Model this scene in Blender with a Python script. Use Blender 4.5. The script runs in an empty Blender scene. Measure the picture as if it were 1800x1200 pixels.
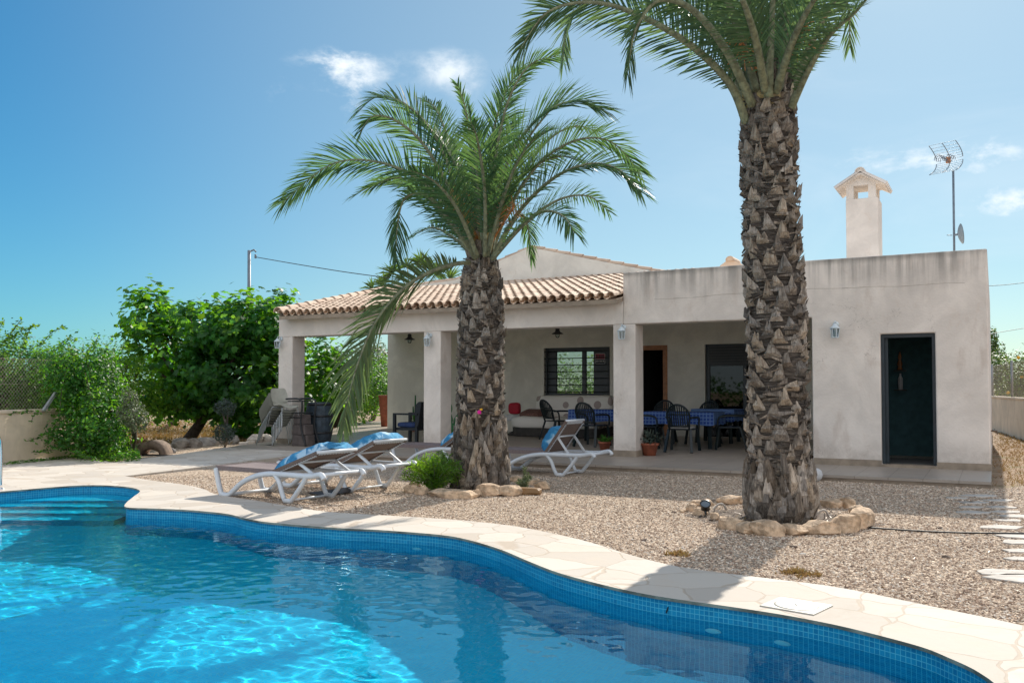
import bpy, bmesh, math, random
from mathutils import Vector, Matrix, noise, geometry
R = math.radians
random.seed(7)
sc = bpy.context.scene
COL = sc.collection
# ------------------------------------------------------------------ camera
CH = 1.38
F = 1560.0
PSI = math.atan(F / 2870); TH = math.atan(50 / F)
RT = Vector((math.cos(PSI), math.sin(PSI), 0)); F0 = Vector((-math.sin(PSI), math.cos(PSI), 0)); ZZ = Vector((0, 0, 1))
FW = F0 * math.cos(TH) + ZZ * math.sin(TH); UP = ZZ * math.cos(TH) - F0 * math.sin(TH)
CAM = Vector((0, 0, CH))
cd = bpy.data.cameras.new('camera'); cam = bpy.data.objects.new('camera', cd); COL.objects.link(cam)
cam.location = CAM
cam.rotation_euler = Matrix((RT, UP, -FW)).transposed().to_euler()
cd.sensor_width = 36; cd.lens = F / 1800 * 36; cd.shift_y = 33 / 1800; cd.clip_start = 0.05; cd.clip_end = 2000
sc.camera = cam
# ------------------------------------------------------------------ sky and sun
SUN_EL, SUN_AZ = 35.0, 2.0            # elevation; azimuth measured from +Y towards -X
sund = Vector((-math.sin(R(SUN_AZ)) * math.cos(R(SUN_EL)), math.cos(R(SUN_AZ)) * math.cos(R(SUN_EL)), math.sin(R(SUN_EL))))
sl = bpy.data.lights.new('sun', 'SUN'); so = bpy.data.objects.new('sun', sl); COL.objects.link(so)
sl.energy = 3.6; sl.angle = R(0.5); sl.color = (1, .93, .83)
so.rotation_euler = sund.to_track_quat('Z', 'Y').to_euler(); so.location = (0, 30, 30)
sl.cycles.is_caustics_light = True
sc.view_settings.view_transform = 'Standard'; sc.view_settings.look = 'None'
sc.view_settings.gamma = 1; sc.view_settings.exposure = 0.80; sc.view_settings.use_curve_mapping = False
w = bpy.data.worlds.new('World'); sc.world = w; w.use_nodes = True

def ray(px, py):
    return RT * ((px - 900) / F) + UP * ((633 - py) / F) + FW
def at(px, py, z=None, Y=None, d=None):
    r = ray(px, py)
    t = (z - CH) / r.z if z is not None else (Y / r.y if Y is not None else d / r.dot(F0))
    return CAM + r * t

class G:
    """tiny node helper"""
    def __init__(s, nt): s.nt = nt
    def n(s, t, **k):
        x = s.nt.nodes.new(t)
        for a, b in k.items():
            if a.startswith('i_'):
                key = a[2:]; key = int(key) if key.isdigit() else key.replace('_', ' ')
                if isinstance(b, bpy.types.NodeSocket): s.nt.links.new(b, x.inputs[key])
                else: x.inputs[key].default_value = b
            else: setattr(x, a, b)
        return x
    def m(s, op, a, b=None, c=None, clamp=False):
        x = s.nt.nodes.new('ShaderNodeMath'); x.operation = op; x.use_clamp = clamp
        for i, v in enumerate((a, b, c)):
            if v is None: continue
            if isinstance(v, (int, float)): x.inputs[i].default_value = v
            else: s.nt.links.new(v, x.inputs[i])
        return x.outputs[0]
    def vm(s, op, a, b=None):
        x = s.nt.nodes.new('ShaderNodeVectorMath'); x.operation = op
        for i, v in enumerate((a, b)):
            if v is None: continue
            if isinstance(v, (tuple, list, Vector)): x.inputs[i].default_value = v
            else: s.nt.links.new(v, x.inputs[i])
        return x.outputs['Value'] if op in ('LENGTH', 'DOT_PRODUCT', 'DISTANCE') else x.outputs[0]
    def mix(s, f, a, b, bt='MIX'):
        x = s.nt.nodes.new('ShaderNodeMix'); x.data_type = 'RGBA'; x.blend_type = bt
        for i, v in ((0, f), (6, a), (7, b)):
            if isinstance(v, (int, float)): x.inputs[i].default_value = v
            elif isinstance(v, (tuple, list)): x.inputs[i].default_value = (*v[:3], 1)
            else: s.nt.links.new(v, x.inputs[i])
        return x.outputs[2]
    def ss(s, v, lo, hi, a=0., b=1.):
        x = s.nt.nodes.new('ShaderNodeMapRange'); x.interpolation_type = 'SMOOTHSTEP'
        x.inputs[1].default_value = lo; x.inputs[2].default_value = hi; x.inputs[3].default_value = a; x.inputs[4].default_value = b
        s.nt.links.new(v, x.inputs[0]); return x.outputs[0]
    def noise(s, vec, scale, detail=3, rough=.55, dist=0., out='Fac'):
        x = s.nt.nodes.new('ShaderNodeTexNoise'); x.inputs['Scale'].default_value = scale; x.inputs['Detail'].default_value = detail
        x.inputs['Roughness'].default_value = rough; x.inputs['Distortion'].default_value = dist
        if vec is not None: s.nt.links.new(vec, x.inputs['Vector'])
        return x.outputs[out]

def world():
    nt = w.node_tree; g = G(nt); bg = nt.nodes['Background']
    sky = g.n('ShaderNodeTexSky', sky_type='NISHITA', sun_disc=False, sun_elevation=R(SUN_EL), sun_rotation=R(-SUN_AZ),
              altitude=50, air_density=1.0, dust_density=.35, ozone_density=3.0)
    d = g.n('ShaderNodeTexCoord').outputs['Generated']
    hs = g.n('ShaderNodeHueSaturation', i_Saturation=SKY_SAT, i_Value=1.0, i_Color=sky.outputs[0])
    c = g.mix(1.0, hs.outputs[0], SKY_TINT, 'MULTIPLY')
    c = g.n('ShaderNodeGamma', i_Color=c, i_Gamma=.75).outputs[0]
    c = g.mix(1.0, c, (.70, .76, .70), 'MULTIPLY')
    c = g.mix(1.0, c, g.mix(g.ss(g.vm('DOT_PRODUCT', d, RT), -.66, .0), (.46, .90, 1.08), (1., 1., 1.)), 'MULTIPLY')
    # pale haze towards the sun's side of the sky
    c = g.mix(g.ss(g.vm('DOT_PRODUCT', d, (-.1, .9, .43)), .62, 1.02, 0, .26), c, (3.5, 4.2, 4.4))
    # added bright fill over the sky behind the photographer, lifting the shaded facade
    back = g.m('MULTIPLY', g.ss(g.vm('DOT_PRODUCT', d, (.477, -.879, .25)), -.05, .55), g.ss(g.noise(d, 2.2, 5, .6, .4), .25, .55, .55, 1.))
    c = g.mix(back, c, FILL_BACK)
    # far-left sky is deeper blue, air near the sun whiter (as a sky seen towards a low sun is)
    tot = None
    nz = g.noise(g.vm('MULTIPLY', d, (1, 1, 2.2)), 9, 6, .6, .4)
    nz2 = g.noise(g.vm('MULTIPLY', d, (1, 1, 1.6)), 30, 5, .65, .2)
    for px, py, a, b, st in [(605,130,78,36,1.),(618,178,32,56,.85),(490,160,40,24,.7),(575,100,60,20,.55),(780,118,70,34,.75),(815,150,40,40,.5),(700,100,120,30,.05),(590,230,60,50,.28),(1565,280,120,26,.95),
                             (1715,272,70,36,.85),(1722,362,70,30,.85),(1788,356,55,20,.75),(15,300,26,20,.4),(1260,420,120,34,.25),(1180,385,60,24,.25),(560,430,60,18,.2),(1640,300,130,46,.08)]:
        cdir = ray(px, py).normalized()
        df = g.vm('SUBTRACT', d, cdir)
        dr = g.m('DIVIDE', g.vm('DOT_PRODUCT', df, RT), a / F)
        du = g.m('DIVIDE', g.vm('DOT_PRODUCT', df, UP), b / F)
        q = g.m('ADD', g.m('MULTIPLY', dr, dr), g.m('MULTIPLY', du, du))
        e = g.m('EXPONENT', g.m('MULTIPLY', q, -.9))
        fr = g.ss(g.vm('DOT_PRODUCT', d, FW), 0, .2)
        e = g.m('MULTIPLY', g.m('MULTIPLY', e, st), fr)
        tot = e if tot is None else g.m('ADD', tot, e)
    dens = g.m('ADD', g.m('MULTIPLY', g.ss(nz, .3, .7), .75), g.m('MULTIPLY', g.ss(nz2, .25, .75), .55))
    cl = g.ss(g.m('MULTIPLY', tot, dens), .25, 1.45, 0, .95)
    veil = g.m('MULTIPLY', g.ss(g.noise(g.vm('MULTIPLY', d, (1, 1, 2.5)), 3.0, 5, .6, .6), .45, .8, 0, .22), g.ss(g.vm('DOT_PRODUCT', d, (.2, .98, 0)), .55, .95))
    cl = g.m('MAXIMUM', cl, veil)
    c = g.mix(cl, c, CLOUD)
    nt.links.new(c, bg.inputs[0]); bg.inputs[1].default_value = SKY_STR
SKY_SAT = 1.25; SKY_TINT = (.80, 1.0, 1.12); SKY_STR = .12; CLOUD = (5.0, 5.3, 5.5); FILL_BACK = (5.0, 5.15, 5.5)
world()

# ------------------------------------------------------------------ materials
MATS = {}
def newmat(name):
    m = bpy.data.materials.new(name); m.use_nodes = True; MATS[name] = m
    nt = m.node_tree; return m, G(nt), nt.nodes['Principled BSDF']
def pos(g): return g.n('ShaderNodeNewGeometry').outputs['Position']
def bump(g, b, h, strength=.3, dist=.01):
    x = g.n('ShaderNodeBump', i_Height=h); x.inputs['Strength'].default_value = strength; x.inputs['Distance'].default_value = dist
    g.nt.links.new(x.outputs[0], b.inputs['Normal'])
def simple(name, col, rough=.6, var=.25, scale=8, bs=.15, bscale=60, metal=0, spec=.5, island=0, bd=.004):
    m, g, b = newmat(name)
    oc = g.n('ShaderNodeTexCoord').outputs['Object']
    f = g.noise(oc, scale, 5, .6)
    lo = tuple(c * (1 - var) for c in col); hi = tuple(min(1, c * (1 + var)) for c in col)
    c = g.mix(g.ss(f, .3, .7), lo, hi)
    if island:
        ri = g.n('ShaderNodeNewGeometry').outputs['Random Per Island'] if not name.startswith('rock') else g.n('ShaderNodeObjectInfo').outputs['Random']
        v = g.m('ADD', g.m('MULTIPLY', ri, 2 * island), 1 - island)
        hs = g.n('ShaderNodeHueSaturation', i_Color=c, i_Value=v, i_Saturation=g.m('ADD', g.m('MULTIPLY', g.m('FRACT', g.m('MULTIPLY', ri, 9.1)), .9), .45)); c = hs.outputs[0]
    g.nt.links.new(c, b.inputs['Base Color']); b.inputs['Roughness'].default_value = rough; b.inputs['Metallic'].default_value = metal
    b.inputs['Specular IOR Level'].default_value = spec
    if bs: bump(g, b, g.noise(oc, bscale, 4, .6), bs, bd)
    return m
def leafmat(name, col, trans, tw=.5, var=.35, rough=.45):
    m = bpy.data.materials.new(name); m.use_nodes = True; MATS[name] = m
    g = G(m.node_tree); b = m.node_tree.nodes['Principled BSDF']; out = m.node_tree.nodes['Material Output']
    ri = g.n('ShaderNodeNewGeometry').outputs['Random Per Island']
    nz = g.noise(pos(g), 2.3, 4)
    v = g.m('ADD', g.m('MULTIPLY', ri, var * 1.4), g.m('ADD', g.m('MULTIPLY', nz, var), 1 - 1.2 * var))
    hue = g.m('ADD', g.m('MULTIPLY', g.m('FRACT', g.m('MULTIPLY', ri, 7.31)), .035), .4825)
    h1 = g.n('ShaderNodeHueSaturation', i_Color=(*col, 1), i_Value=v, i_Hue=hue); h2 = g.n('ShaderNodeHueSaturation', i_Color=(*trans, 1), i_Value=v, i_Hue=hue)
    g.nt.links.new(h1.outputs[0], b.inputs['Base Color']); b.inputs['Roughness'].default_value = rough
    b.inputs['Specular IOR Level'].default_value = .22 if name.startswith('frond') else .4
    t = g.n('ShaderNodeBsdfTranslucent', i_Color=h2.outputs[0])
    mx = g.n('ShaderNodeMixShader', i_0=tw, i_1=b.outputs[0], i_2=t.outputs[0])
    g.nt.links.new(mx.outputs[0], out.inputs[0]); return m

def stucco(name, col, stain=0, crackz=None):
    m, g, b = newmat(name); p = pos(g)
    f = g.noise(p, 1.1, 6, .62, .6); f2 = g.noise(p, 5, 6, .7, 1.2)
    c = g.mix(g.ss(f, .35, .68), tuple(x * .86 for x in col), tuple(min(1, x * 1.07) for x in col))
    c = g.mix(g.ss(f2, .52, .78, 0, .35), c, (col[0] * .80, col[1] * .70, col[2] * .62))
    sp = g.n('ShaderNodeSeparateXYZ', i_Vector=p)
    if stain:
        st = g.noise(g.vm('MULTIPLY', p, (7, 7, .45)), 1, 4, .6)
        st2 = g.noise(g.vm('MULTIPLY', p, (1.6, 1.6, .2)), 1, 3)
        zz = g.m('ADD', sp.outputs['Z'], g.m('MULTIPLY', g.m('SUBTRACT', st2, .5), .8))
        k = g.m('MULTIPLY', g.ss(zz, 2.86, 3.56), g.ss(st, .36, .66))
        c = g.mix(g.m('MULTIPLY', k, .58), c, (.16, .155, .145))
        rim = g.m('MULTIPLY', g.ss(sp.outputs['Z'], 3.40, 3.53), g.ss(g.noise(p, 2.5, 4), .2, .6))
        c = g.mix(g.m('MULTIPLY', rim, .6), c, (.10, .10, .09))
        base = g.m('MULTIPLY', g.ss(g.m('ADD', sp.outputs['Z'], g.m('MULTIPLY', g.noise(p, 3, 5), .5)), .95, .35), g.ss(g.noise(p, 8, 5, .7), .3, .7, .2, .6)); c = g.mix(base, c, (.36, .30, .25))
        vc = g.n('ShaderNodeTexVoronoi', feature='DISTANCE_TO_EDGE', i_Vector=g.vm('ADD', p, g.vm('MULTIPLY', g.noise(p, 2.5, 5, .7, 0, 'Color'), (.9, .9, .9))), i_Scale=.55)
        ck = g.m('MULTIPLY', g.ss(vc.outputs['Distance'], .0035, .001), g.ss(g.noise(p, 1.3, 2), .5, .6)); c = g.mix(g.m('MULTIPLY', ck, .5), c, (.25, .21, .18))
        rust = g.m('MULTIPLY', g.ss(g.noise(g.vm('MULTIPLY', p, (2.2, 2.2, .8)), 1, 5, .65), .56, .72), .3)
        c = g.mix(rust, c, (.40, .29, .22))
    g.nt.links.new(c, b.inputs['Base Color']); b.inputs['Roughness'].default_value = .92; b.inputs['Specular IOR Level'].default_value = .2
    h = g.m('ADD', g.m('MULTIPLY', g.noise(p, 28, 6, .65), .6), g.m('MULTIPLY', g.noise(p, 3.5, 4), 1.0))
    bump(g, b, h, .5, .012); return m
stucco('stucco_front', (.80, .735, .67), stain=1)
stucco('stucco', (.80, .735, .67))
stucco('stucco_porch', (.80, .77, .69))
stucco('garden_block', (.80, .66, .50))
simple('ceiling', (.78, .76, .70), .9, .08)
simple('coping_edge', (.20, .215, .175), .8, .5, 5)
simple('plinth', (.30, .24, .18), .55, .2, 5)
simple('dark_frame', (.018, .03, .04), .35, .2)
simple('bars', (.012, .018, .022), .4, .2)
simple('wood_orange', (.36, .15, .06), .5, .25, 12)
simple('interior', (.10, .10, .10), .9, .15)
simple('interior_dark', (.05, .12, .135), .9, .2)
simple('white_plastic', (.66, .70, .74), .3, .05, 3, .05)
simple('mauve_sling', (.20, .155, .15), .75, .12, 40, .3, 300)
simple('brown_sling', (.16, .115, .095), .8, .15, 40, .3, 300)
simple('green_plastic', (.007, .016, .020), .35, .2, 5, .05)
simple('grey_plastic', (.42, .42, .36), .45, .12, 5, .08)
simple('grey_metal', (.45, .47, .48), .3, .1, 5, 0, metal=.8)
simple('black_metal', (.02, .022, .025), .4, .2)
simple('lamp_white', (.62, .70, .74), .4, .1)
simple('terracotta', (.33, .10, .055), .75, .25, 10)
simple('terracotta_old', (.28, .12, .08), .8, .3, 10)
simple('black_pot', (.02, .02, .022), .5, .2)
simple('navy', (.02, .045, .14), .8, .3, 20)
simple('wicker', (.014, .02, .026), .6, .4, 80, .5, 120)
simple('brown_pillow', (.20, .10, .08), .9, .4, 30)
simple('red_cloth', (.42, .01, .03), .7, .2)
simple('white_cloth', (.55, .55, .55), .9, .1)
simple('dark_wood', (.04, .035, .03), .6, .3)
simple('chrome', (.8, .8, .82), .12, .03, metal=1, bs=0)
simple('galv', (.30, .31, .31), .5, .2, metal=.3)
simple('pole_metal', (.16, .20, .24), .5, .2)
simple('white_rock', (.55, .50, .44), .85, .25, 6, .6, 18, bd=.02)
simple('rock', (.58, .42, .28), .9, .42, 9, 1., 22, bd=.03)
simple('rock_grey', (.30, .26, .22), .9, .35, 6, .7, 14, island=.25, bd=.02)
simple('flagstone', (.50, .46, .41), .85, .22, 6, .5, 25)
simple('bark', (.085, .06, .045), .9, .4, 14, .6, 30)
simple('bark_grey', (.14, .12, .10), .9, .4, 14, .6, 30)
simple('log', (.16, .115, .085), .9, .35, 12, .6, 30, bd=.01)
simple('orange_stalk', (.50, .20, .06), .6, .3, 20)
simple('brick_grey', (.11, .092, .088), .85, .25, 8)
simple('hose', (.02, .02, .02), .5, .1)
simple('sky_blue_cloth', (.05, .33, .62), .85, .35, 9, .4, 60, bd=.01)
simple('barrel_wood', (.035, .055, .075), .6, .35, 10)
simple('magenta', (.7, .01, .30), .5, .1)
simple('yellow', (.8, .45, .02), .5, .1)
simple('mulch', (.10, .07, .05), .95, .5, 30, .8, 60)
simple('wire', (.05, .055, .06), .5, .1, bs=0)
simple('rust_wire', (.36, .30, .24), .6, .1, bs=0)
simple('dish_grey', (.28, .33, .36), .5, .1)
simple('skimmer', (.50, .47, .40), .45, .08, 6)
leafmat('frond_leaf', (.052, .115, .066), (.17, .31, .07), .40, .3, .40)
leafmat('frond_leaf_big', (.075, .14, .085), (.19, .30, .09), .42, .3, .38)
leafmat('frond_dull', (.12, .175, .09), (.18, .26, .07), .35, .3)
leafmat('fig_leaf', (.028, .115, .034), (.23, .54, .02), .5, .55)
leafmat('vine_leaf', (.032, .12, .022), (.19, .46, .02), .46, .7)
leafmat('hedge_leaf', (.042, .125, .03), (.21, .46, .03), .46, .65)
leafmat('olive_leaf', (.12, .15, .09), (.14, .20, .06), .3, .4)
leafmat('grey_leaf', (.06, .085, .07), (.06, .10, .05), .3, .4)
leafmat('far_leaf', (.055, .10, .035), (.14, .24, .02), .4, .5)
leafmat('bright_leaf', (.08, .18, .02), (.28, .52, .02), .5, .4)
leafmat('dry_leaf', (.30, .19, .08), (.30, .19, .05), .3, .4)
leafmat('cactus', (.03, .16, .06), (.05, .25, .05), .15, .2)
def bootmat(name, ca, cb, island):
    m, g, b = newmat(name); oc = pos(g)
    a = g.noise(g.vm('MULTIPLY', oc, (55, 55, 5)), 1, 4, .65, .8); f = g.noise(oc, 9, 5, .65)
    c = g.mix(g.ss(a, .3, .68), ca, cb); c = g.mix(g.ss(f, .45, .72, 0, .75), c, tuple(x*.32 for x in ca))
    ri = g.n('ShaderNodeNewGeometry').outputs['Random Per Island']
    hs = g.n('ShaderNodeHueSaturation', i_Color=c, i_Value=g.m('ADD', g.m('MULTIPLY', ri, 2*island), 1-island), i_Saturation=g.m('ADD', g.m('MULTIPLY', g.m('FRACT', g.m('MULTIPLY', ri, 5.7)), .6), .6))
    g.nt.links.new(hs.outputs[0], b.inputs['Base Color']); b.inputs['Roughness'].default_value = .95; b.inputs['Specular IOR Level'].default_value = .1
    bump(g, b, g.m('ADD', a, f), 1, .02)
bootmat('boot', (.23, .185, .145), (.48, .41, .33), .38); bootmat('boot_dark', (.12, .10, .083), (.29, .245, .20), .45)
for n_, c_, i_ in (('stem_green', (.19, .21, .10), .15), ('stem_yellow', (.36, .29, .13), .2)):
    simple(n_, c_, .85, .4, 16, .7, 40, island=i_, bd=.01)

def trunk_mat():
    m, g, b = newmat('trunk_fibre'); p = pos(g)
    a = g.noise(g.vm('MULTIPLY', p, (6, 6, 60)), 1, 5, .7, 1.5); f = g.noise(p, 7, 4)
    c = g.mix(g.ss(a, .35, .68), (.040, .034, .030), (.20, .17, .145)); c = g.mix(g.ss(f, .4, .8, 0, .5), c, (.05, .04, .03))
    g.nt.links.new(c, b.inputs['Base Color']); b.inputs['Roughness'].default_value = .95; b.inputs['Specular IOR Level'].default_value = .1
    bump(g, b, a, 1, .03); return m
trunk_mat()

def paving():
    m, g, b = newmat('crazy_paving'); p = pos(g)
    d = g.noise(p, 1.6, 3, .5, 0, 'Color')
    q = g.vm('ADD', g.vm('MULTIPLY', p, (1, 1, 0)), g.vm('MULTIPLY', g.vm('SUBTRACT', d, (.5, .5, .5)), (.35, .35, 0)))
    v = g.n('ShaderNodeTexVoronoi', feature='DISTANCE_TO_EDGE', i_Vector=q, i_Scale=2.35); v2 = g.n('ShaderNodeTexVoronoi', i_Vector=q, i_Scale=2.35)
    sep = g.n('ShaderNodeSeparateColor', i_Color=v2.outputs['Color'])
    c = g.mix(sep.outputs[0], (.49, .43, .36), (.64, .58, .50)); c = g.mix(g.m('MULTIPLY', sep.outputs[1], .35), c, (.55, .52, .48))
    c = g.mix(g.ss(g.noise(p, 4, 6, .7), .48, .72, 0, .35), c, (.60, .49, .38))
    c = g.mix(g.ss(g.noise(p, 50, 3, .7), .6, .8, 0, .3), c, (.45, .36, .28))
    jw = g.m('ADD', g.m('MULTIPLY', g.noise(p, 9, 2), .016), .0)
    j = g.m('SUBTRACT', 1, g.ss(g.m('SUBTRACT', v.outputs['Distance'], jw), .001, .012))
    c = g.mix(g.m('MULTIPLY', j, .62), c, (.43, .34, .25))
    c = g.mix(g.ss(g.noise(p, 1.7, 6, .75, .8), .52, .7, 0, .28), c, (.40, .34, .27))
    g.nt.links.new(c, b.inputs['Base Color']); b.inputs['Roughness'].default_value = .8; b.inputs['Specular IOR Level'].default_value = .25
    h = g.m('ADD', g.m('MULTIPLY', j, -.6), g.m('MULTIPLY', g.noise(p, 14, 5), .5)); bump(g, b, h, .4, .012)
paving()
def terr():
    m, g, b = newmat('terrace_tile'); p = pos(g)
    br = g.n('ShaderNodeTexBrick', offset=0.0, i_Vector=p, i_Scale=1.0); br.inputs['Brick Width'].default_value = .45; br.inputs['Row Height'].default_value = .45
    br.inputs['Mortar Size'].default_value = .006; br.inputs['Color1'].default_value = (.36, .31, .265, 1); br.inputs['Color2'].default_value = (.41, .355, .30, 1); br.inputs['Mortar'].default_value = (.24, .20, .17, 1)
    c = g.mix(g.ss(g.noise(p, 2.5, 5), .4, .8, 0, .4), br.outputs[0], (.32, .28, .24))
    g.nt.links.new(c, b.inputs['Base Color']); b.inputs['Roughness'].default_value = .42; b.inputs['Specular IOR Level'].default_value = .4
    bump(g, b, g.noise(p, 20, 4), .15, .005)
terr()
def gravel():
    m, g, b = newmat('gravel'); p = pos(g)
    q = g.vm('MULTIPLY', p, (1, 1, 0))
    v = g.n('ShaderNodeTexVoronoi', i_Vector=q, i_Scale=52.); v3 = g.n('ShaderNodeTexVoronoi', i_Vector=q, i_Scale=23.)
    s1 = g.n('ShaderNodeSeparateColor', i_Color=v.outputs['Color'])
    rmp = g.n('ShaderNodeValToRGB', i_Fac=s1.outputs[0]); e = rmp.color_ramp.elements
    e[0].color = (.17, .12, .085, 1); e[1].color = (.86, .74, .60, 1)
    for t, c in ((.25, (.38, .27, .19, 1)), (.5, (.60, .46, .34, 1)), (.8, (.70, .58, .45, 1))):
        x = e.new(t); x.color = c
    c = g.mix(g.ss(g.noise(p, 1.1, 6, .7, .5), .42, .72, 0, .5), rmp.outputs[0], (.36, .27, .19))
    g.nt.links.new(c, b.inputs['Base Color']); b.inputs['Roughness'].default_value = .9; b.inputs['Specular IOR Level'].default_value = .15
    h = g.m('ADD', g.m('MULTIPLY', v.outputs['Distance'], -1.2), g.m('MULTIPLY', v3.outputs['Distance'], -.9))
    h = g.m('ADD', h, g.m('MULTIPLY', s1.outputs[1], .8)); bump(g, b, h, 1, .016)
    m2, g, b = newmat('pebble')
    ri = g.n('ShaderNodeNewGeometry').outputs['Random Per Island']
    rmp = g.n('ShaderNodeValToRGB', i_Fac=ri); e = rmp.color_ramp.elements
    e[0].color = (.22, .15, .11, 1); e[1].color = (.88, .79, .67, 1)
    for t, c in ((.3, (.44, .31, .22, 1)), (.6, (.64, .49, .36, 1)), (.85, (.74, .61, .47, 1))):
        x = e.new(t); x.color = c
    g.nt.links.new(rmp.outputs[0], b.inputs['Base Color']); b.inputs['Roughness'].default_value = .85; b.inputs['Specular IOR Level'].default_value = .2
gravel()
def dirt():
    m, g, b = newmat('dirt'); p = pos(g)
    c = g.mix(g.ss(g.noise(p, 3, 6, .7), .35, .7), (.30, .20, .125), (.46, .34, .23))
    c = g.mix(g.ss(g.noise(p, 1.2, 6, .7), .52, .66, 0, .7), c, (.17, .17, .07))
    c = g.mix(g.ss(g.noise(p, 40, 4, .7), .5, .75, 0, .6), c, (.12, .09, .06))
    g.nt.links.new(c, b.inputs['Base Color']); b.inputs['Roughness'].default_value = 1; bump(g, b, g.noise(p, 25, 6, .7), 1, .04)
dirt()
def rooftile():
    m, g, b = newmat('roof_tile'); p = pos(g)
    ri = g.n('ShaderNodeNewGeometry').outputs['Random Per Island']
    c = g.mix(ri, (.50, .35, .25), (.74, .59, .45)); c = g.mix(g.ss(g.noise(p, 5, 6, .7), .45, .75, 0, .6), c, (.34, .24, .18))
    c = g.mix(g.ss(g.noise(p, 30, 4, .7), .58, .8, 0, .5), c, (.20, .16, .13))
    g.nt.links.new(c, b.inputs['Base Color']); b.inputs['Roughness'].default_value = .85; bump(g, b, g.noise(p, 40, 4), .4, .006)
rooftile()
def pooltile():
    m, g, b = newmat('pool_mosaic'); uv = g.n('ShaderNodeTexCoord').outputs['UV']
    br = g.n('ShaderNodeTexBrick', offset=0.0, i_Vector=uv, i_Scale=1.0); br.inputs['Brick Width'].default_value = .031; br.inputs['Row Height'].default_value = .031
    br.inputs['Mortar Size'].default_value = .0022; br.inputs['Mortar Smooth'].default_value = .2
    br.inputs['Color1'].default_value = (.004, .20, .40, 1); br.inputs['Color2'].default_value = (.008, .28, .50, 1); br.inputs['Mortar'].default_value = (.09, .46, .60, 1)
    # sheets of mosaic differ a little
    bs = g.n('ShaderNodeTexBrick', offset=0.0, i_Vector=uv, i_Scale=1.0); bs.inputs['Brick Width'].default_value = .31; bs.inputs['Row Height'].default_value = .31
    bs.inputs['Mortar Size'].default_value = 0.; bs.inputs['Color1'].default_value = (.90, .91, .93, 1); bs.inputs['Color2'].default_value = (1.1, 1.08, 1.06, 1)
    c = g.mix(1., br.outputs[0], bs.outputs[0], 'MULTIPLY')
    g.nt.links.new(c, b.inputs['Base Color']); b.inputs['Roughness'].default_value = .5; b.inputs['Specular IOR Level'].default_value = .3
    m, g, b = newmat('pool_floor'); uv = g.n('ShaderNodeTexCoord').outputs['UV']
    br = g.n('ShaderNodeTexBrick', offset=0.0, i_Vector=uv, i_Scale=1.0); br.inputs['Brick Width'].default_value = .031; br.inputs['Row Height'].default_value = .031
    br.inputs['Mortar Size'].default_value = .0022
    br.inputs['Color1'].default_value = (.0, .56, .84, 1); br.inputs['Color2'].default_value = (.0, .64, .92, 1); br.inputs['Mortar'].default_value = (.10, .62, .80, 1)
    g.nt.links.new(br.outputs[0], b.inputs['Base Color']); b.inputs['Roughness'].default_value = .6; b.inputs['Specular IOR Level'].default_value = .2
pooltile()
def water():
    m = bpy.data.materials.new('water'); m.use_nodes = True; MATS['water'] = m; nt = m.node_tree; nt.nodes.clear(); g = G(nt)
    gl = g.n('ShaderNodeBsdfGlass', i_Roughness=0., i_IOR=1.333, i_Color=(.66, .99, 1., 1)); o = g.n('ShaderNodeOutputMaterial', i_Surface=gl.outputs[0])
water()
def glass(name, col, rough=.02, gw=.12):
    m = bpy.data.materials.new(name); m.use_nodes = True; MATS[name] = m; nt = m.node_tree; nt.nodes.clear(); g = G(nt)
    t = g.n('ShaderNodeBsdfTransparent', i_Color=(*col, 1)); s = g.n('ShaderNodeBsdfGlossy', i_Roughness=rough)
    fr = g.n('ShaderNodeFresnel', i_IOR=1.5)
    mx = g.n('ShaderNodeMixShader', i_0=fr.outputs[0], i_1=t.outputs[0], i_2=s.outputs[0]); g.n('ShaderNodeOutputMaterial', i_Surface=mx.outputs[0])
glass('pane', (.50, .55, .52)); glass('pane_dark', (.10, .14, .16), gw=.05); glass('lamp_glass', (.8, .86, .88))
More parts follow.
